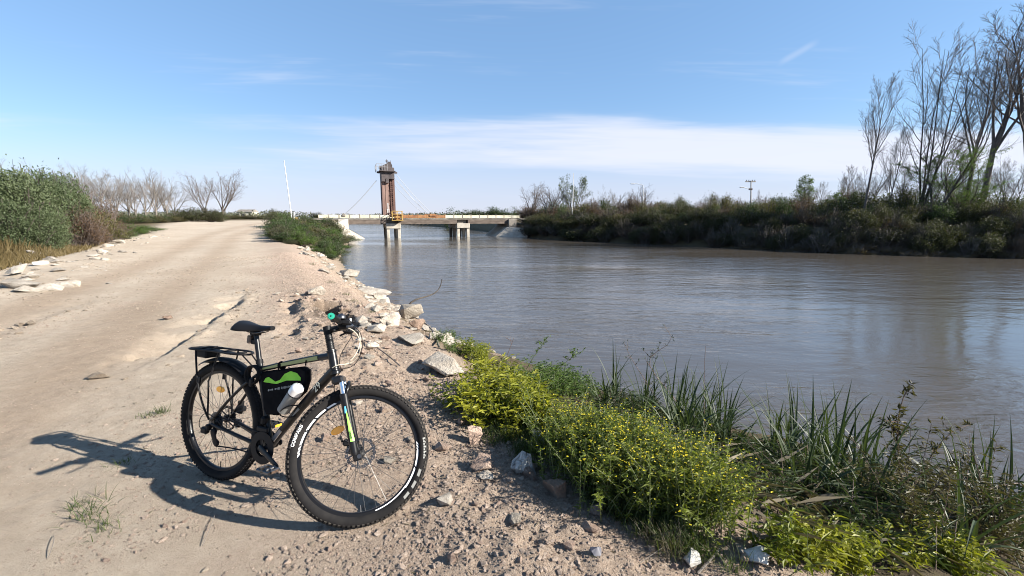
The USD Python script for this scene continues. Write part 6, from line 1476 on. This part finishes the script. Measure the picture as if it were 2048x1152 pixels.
# carrier, mudguard
rk = thing('luggage_rack', None, None, parent=bike)
ol = np.array([(0.211, 0, 0.806), (0.18, -0.045, 0.808), (0.0, -0.062, 0.806), (-0.18, -0.07, 0.80), (-0.262, -0.06, 0.797), (-0.275, 0, 0.797), (-0.262, 0.06, 0.797), (-0.18, 0.07, 0.80), (0.0, 0.062, 0.806), (0.18, 0.045, 0.808), (0.211, 0, 0.806)])
obj('rail', tube(smooth_line(ol, 60), 0.0065, 8, False), satin, rk, smooth=40)
for x, w in ((-0.19, 0.07), (-0.12, 0.066), (0.0, 0.062), (0.11, 0.053)):
    obj('cross_bar', tube([(x, -w, 0.803), (x, w, 0.803)], 0.006, 8), satin, rk)
obj('centre_bar', box((0.36, 0.028, 0.006), (-0.07, 0, 0.799), 0.002), satin, rk)
for s in (-1, 1):
    obj('strut', tube(smooth_line([(-0.19, 0.066 * s, 0.80), (-0.165, 0.074 * s, 0.72), (-0.02, 0.079 * s, 0.415), (-0.005, 0.072 * s, 0.385)], 12), 0.0058, 8), satin, rk, smooth=40)
    obj('strut', tube([(0.02, 0.062 * s, 0.80), (-0.03, 0.078 * s, 0.62), (-0.012, 0.077 * s, 0.40)], 0.005, 8), satin, rk, smooth=40)
    obj('stay_clamp', box((0.028, 0.018, 0.04), (-0.115, 0.08 * s, 0.615), 0.005), satin, rk)
    obj('front_stay', tube([(0.185, 0.03 * s, 0.803), (0.27, 0.022 * s, 0.745)], 0.004, 8), satin, rk)
obj('side_plate', box((0.11, 0.10, 0.05), (-0.175, 0, 0.772), 0.008), satin, rk)
n_ = 20; a = np.linspace(D(57), D(122), n_); v = []
for t in a:
    for y, dr in ((-0.040, -0.016), (-0.030, -0.003), (0, 0.003), (0.030, -0.003), (0.040, -0.016)):
        v.append((0.394 * math.cos(t) + dr * math.cos(t), y, RW + (0.394 + dr) * math.sin(t)))
v = np.array(v); f = [(i * 5 + j, i * 5 + j + 1, i * 5 + j + 6, i * 5 + j + 5) for i in range(n_ - 1) for j in range(4)]
obj('mudguard', (v, np.array(f)), satin, bike, smooth=50)

# things hung on the bicycle
def on_bike(name, label, cat):
    return thing(name, label, cat, matrix=BK)
bag = on_bike('frame_bag', 'black triangular frame bag with bright green top panel hung inside the bicycle frame', 'bag')
pg = Polygon([(0.335, 0.705), (0.36, 0.725), (0.655, 0.79), (0.70, 0.775), (0.705, 0.72), (0.68, 0.645), (0.50, 0.485), (0.405, 0.475), (0.385, 0.50)]).buffer(-0.012).buffer(0.012)
mm = trimesh.transformations.translation_matrix([0, 0.018, 0]) @ trimesh.transformations.rotation_matrix(np.pi / 2, [1, 0, 0])
inner = pg.buffer(-0.010)
pts = np.vstack([[(x, 0.018, z), (x, -0.014, z)] for x, z in pg.exterior.coords[:-1]] + [[(x, 0.026, z), (x, -0.022, z)] for x, z in inner.exterior.coords[:-1]])
obj('bag_body', meshkit.arrays(mf.Manifold.hull_points(pts))[:2], cloth, bag, smooth=25)
gp_ = Polygon([(0.375, 0.665), (0.39, 0.69), (0.415, 0.7), (0.47, 0.68), (0.505, 0.694), (0.54, 0.735), (0.585, 0.757), (0.635, 0.752), (0.665, 0.73), (0.668, 0.715), (0.56, 0.70), (0.48, 0.668)])
obj('green_panel', xf(trimesh.transformations.translation_matrix([0, -0.0225, 0]) @ trimesh.transformations.rotation_matrix(np.pi / 2, [1, 0, 0]), prism(gp_, 0.002)), green_c, bag)
marks = np.random.default_rng(5)
mk = []
x = 0.42
while x < 0.60:
    w = marks.uniform(0.004, 0.009)
    if marks.random() < 0.85:
        mk.append(box((w, 0.0015, marks.uniform(0.007, 0.016)), (x, -0.0228, 0.622 + (x - 0.42) * 0.28)))
    x += w + 0.004
obj('faded_print', cat_(mk), grey_print, bag, kind='stuff')
obj('strap', cat_([tube([TT0 + (TT1 - TT0) * k + [0, -0.024, 0.0], TT0 + (TT1 - TT0) * k + [0, -0.024, -0.03]], 0.004, 6) for k in (0.3, 0.68)] + [tube([TT0 + (TT1 - TT0) * k - [0.012, 0, 0], TT0 + (TT1 - TT0) * k + [0.012, 0, 0]], 0.0235, 16) for k in (0.68,)]), cloth, bag, kind='stuff')
bt = on_bike('water_bottle', 'grey water bottle with silver cap in the bicycle frame', 'bottle')
b0, b1 = np.array([0.588, -0.058, 0.535]), np.array([0.700, -0.058, 0.700]); Lb = float(np.linalg.norm(b1 - b0))
obj('bottle_body', along(b0, b1, lathe([(0, 0.0), (0.028, 0.0), (0.034, 0.006), (0.035, Lb * 0.62), (0.033, Lb * 0.655), (0, Lb * 0.655)], 28)), bottle_grey, bt, smooth=40)
obj('bottle_band', along(b0, b1, lathe([(0.03, Lb * 0.65), (0.0345, Lb * 0.652), (0.0345, Lb * 0.69), (0.03, Lb * 0.692)], 28)), satin, bt, smooth=40)
obj('bottle_cap', along(b0, b1, lathe([(0.02, Lb * 0.685), (0.036, Lb * 0.69), (0.036, Lb * 0.86), (0.032, Lb * 0.93), (0.018, Lb * 0.985), (0, Lb)], 28)), cap_silver, bt, smooth=40)
obj('bottle_cage', tube(smooth_line([b0 + [0.06, 0.035, -0.03], b0 + [0.0, -0.02, -0.012], b0 * 0.6 + b1 * 0.4 + [0.028, -0.025, -0.02], b0 * 0.55 + b1 * 0.45 + [0.06, 0.03, -0.04]], 16), 0.0035, 8), satin, bt)
lock = on_bike('coiled_lock', 'black coiled cable lock wound round the bicycle seat tube', 'lock')
th = np.linspace(0, 2 * np.pi * 3.0, 90)
cl = np.array([0.298, 0, 0.70])
obj('coil', tube(np.stack([cl[0] + 0.048 * np.cos(th), -0.030 - 0.006 * th / 6.28 + 0.012 * np.sin(th * 0.5), cl[2] + 0.052 * np.sin(th)], 1), 0.0062, 8), rubber, lock, smooth=50)
obj('lock_head', box((0.03, 0.026, 0.05), (0.30, -0.042, 0.655), 0.007), satin, lock)


# ------------------------------------------------------------ look-alikes told apart by their order
_one = 'first second third fourth fifth sixth seventh eighth ninth tenth eleventh twelfth thirteenth fourteenth fifteenth sixteenth seventeenth eighteenth nineteenth twentieth'.split()
_tens = {2: 'twenty', 3: 'thirty', 4: 'forty', 5: 'fifty', 6: 'sixty'}
def ordinal(n):
    if n <= 20:
        return _one[n - 1]
    return {30: 'thirtieth', 40: 'fortieth', 50: 'fiftieth', 60: 'sixtieth'}.get(n) or _tens[n // 10] + ' ' + _one[n % 10 - 1]
_groups = {}
for prim in stage.GetPrimAtPath('/World').GetChildren():
    g = prim.GetCustomDataByKey('group')
    if g:
        p = UsdGeom.Xformable(prim).GetLocalTransformation().ExtractTranslation()
        depth = p[1] * _c - (p[2] - EYE) * _s
        _groups.setdefault(g, []).append((p[0] / max(depth, 0.1), prim))
for g, members in _groups.items():
    if len(members) > 60:
        continue
    members.sort(key=lambda m: m[0])
    for i, (_, prim) in enumerate(members):
        prim.SetCustomDataByKey('label', prim.GetCustomDataByKey('label') + ', ' + ordinal(i + 1) + ' from left')
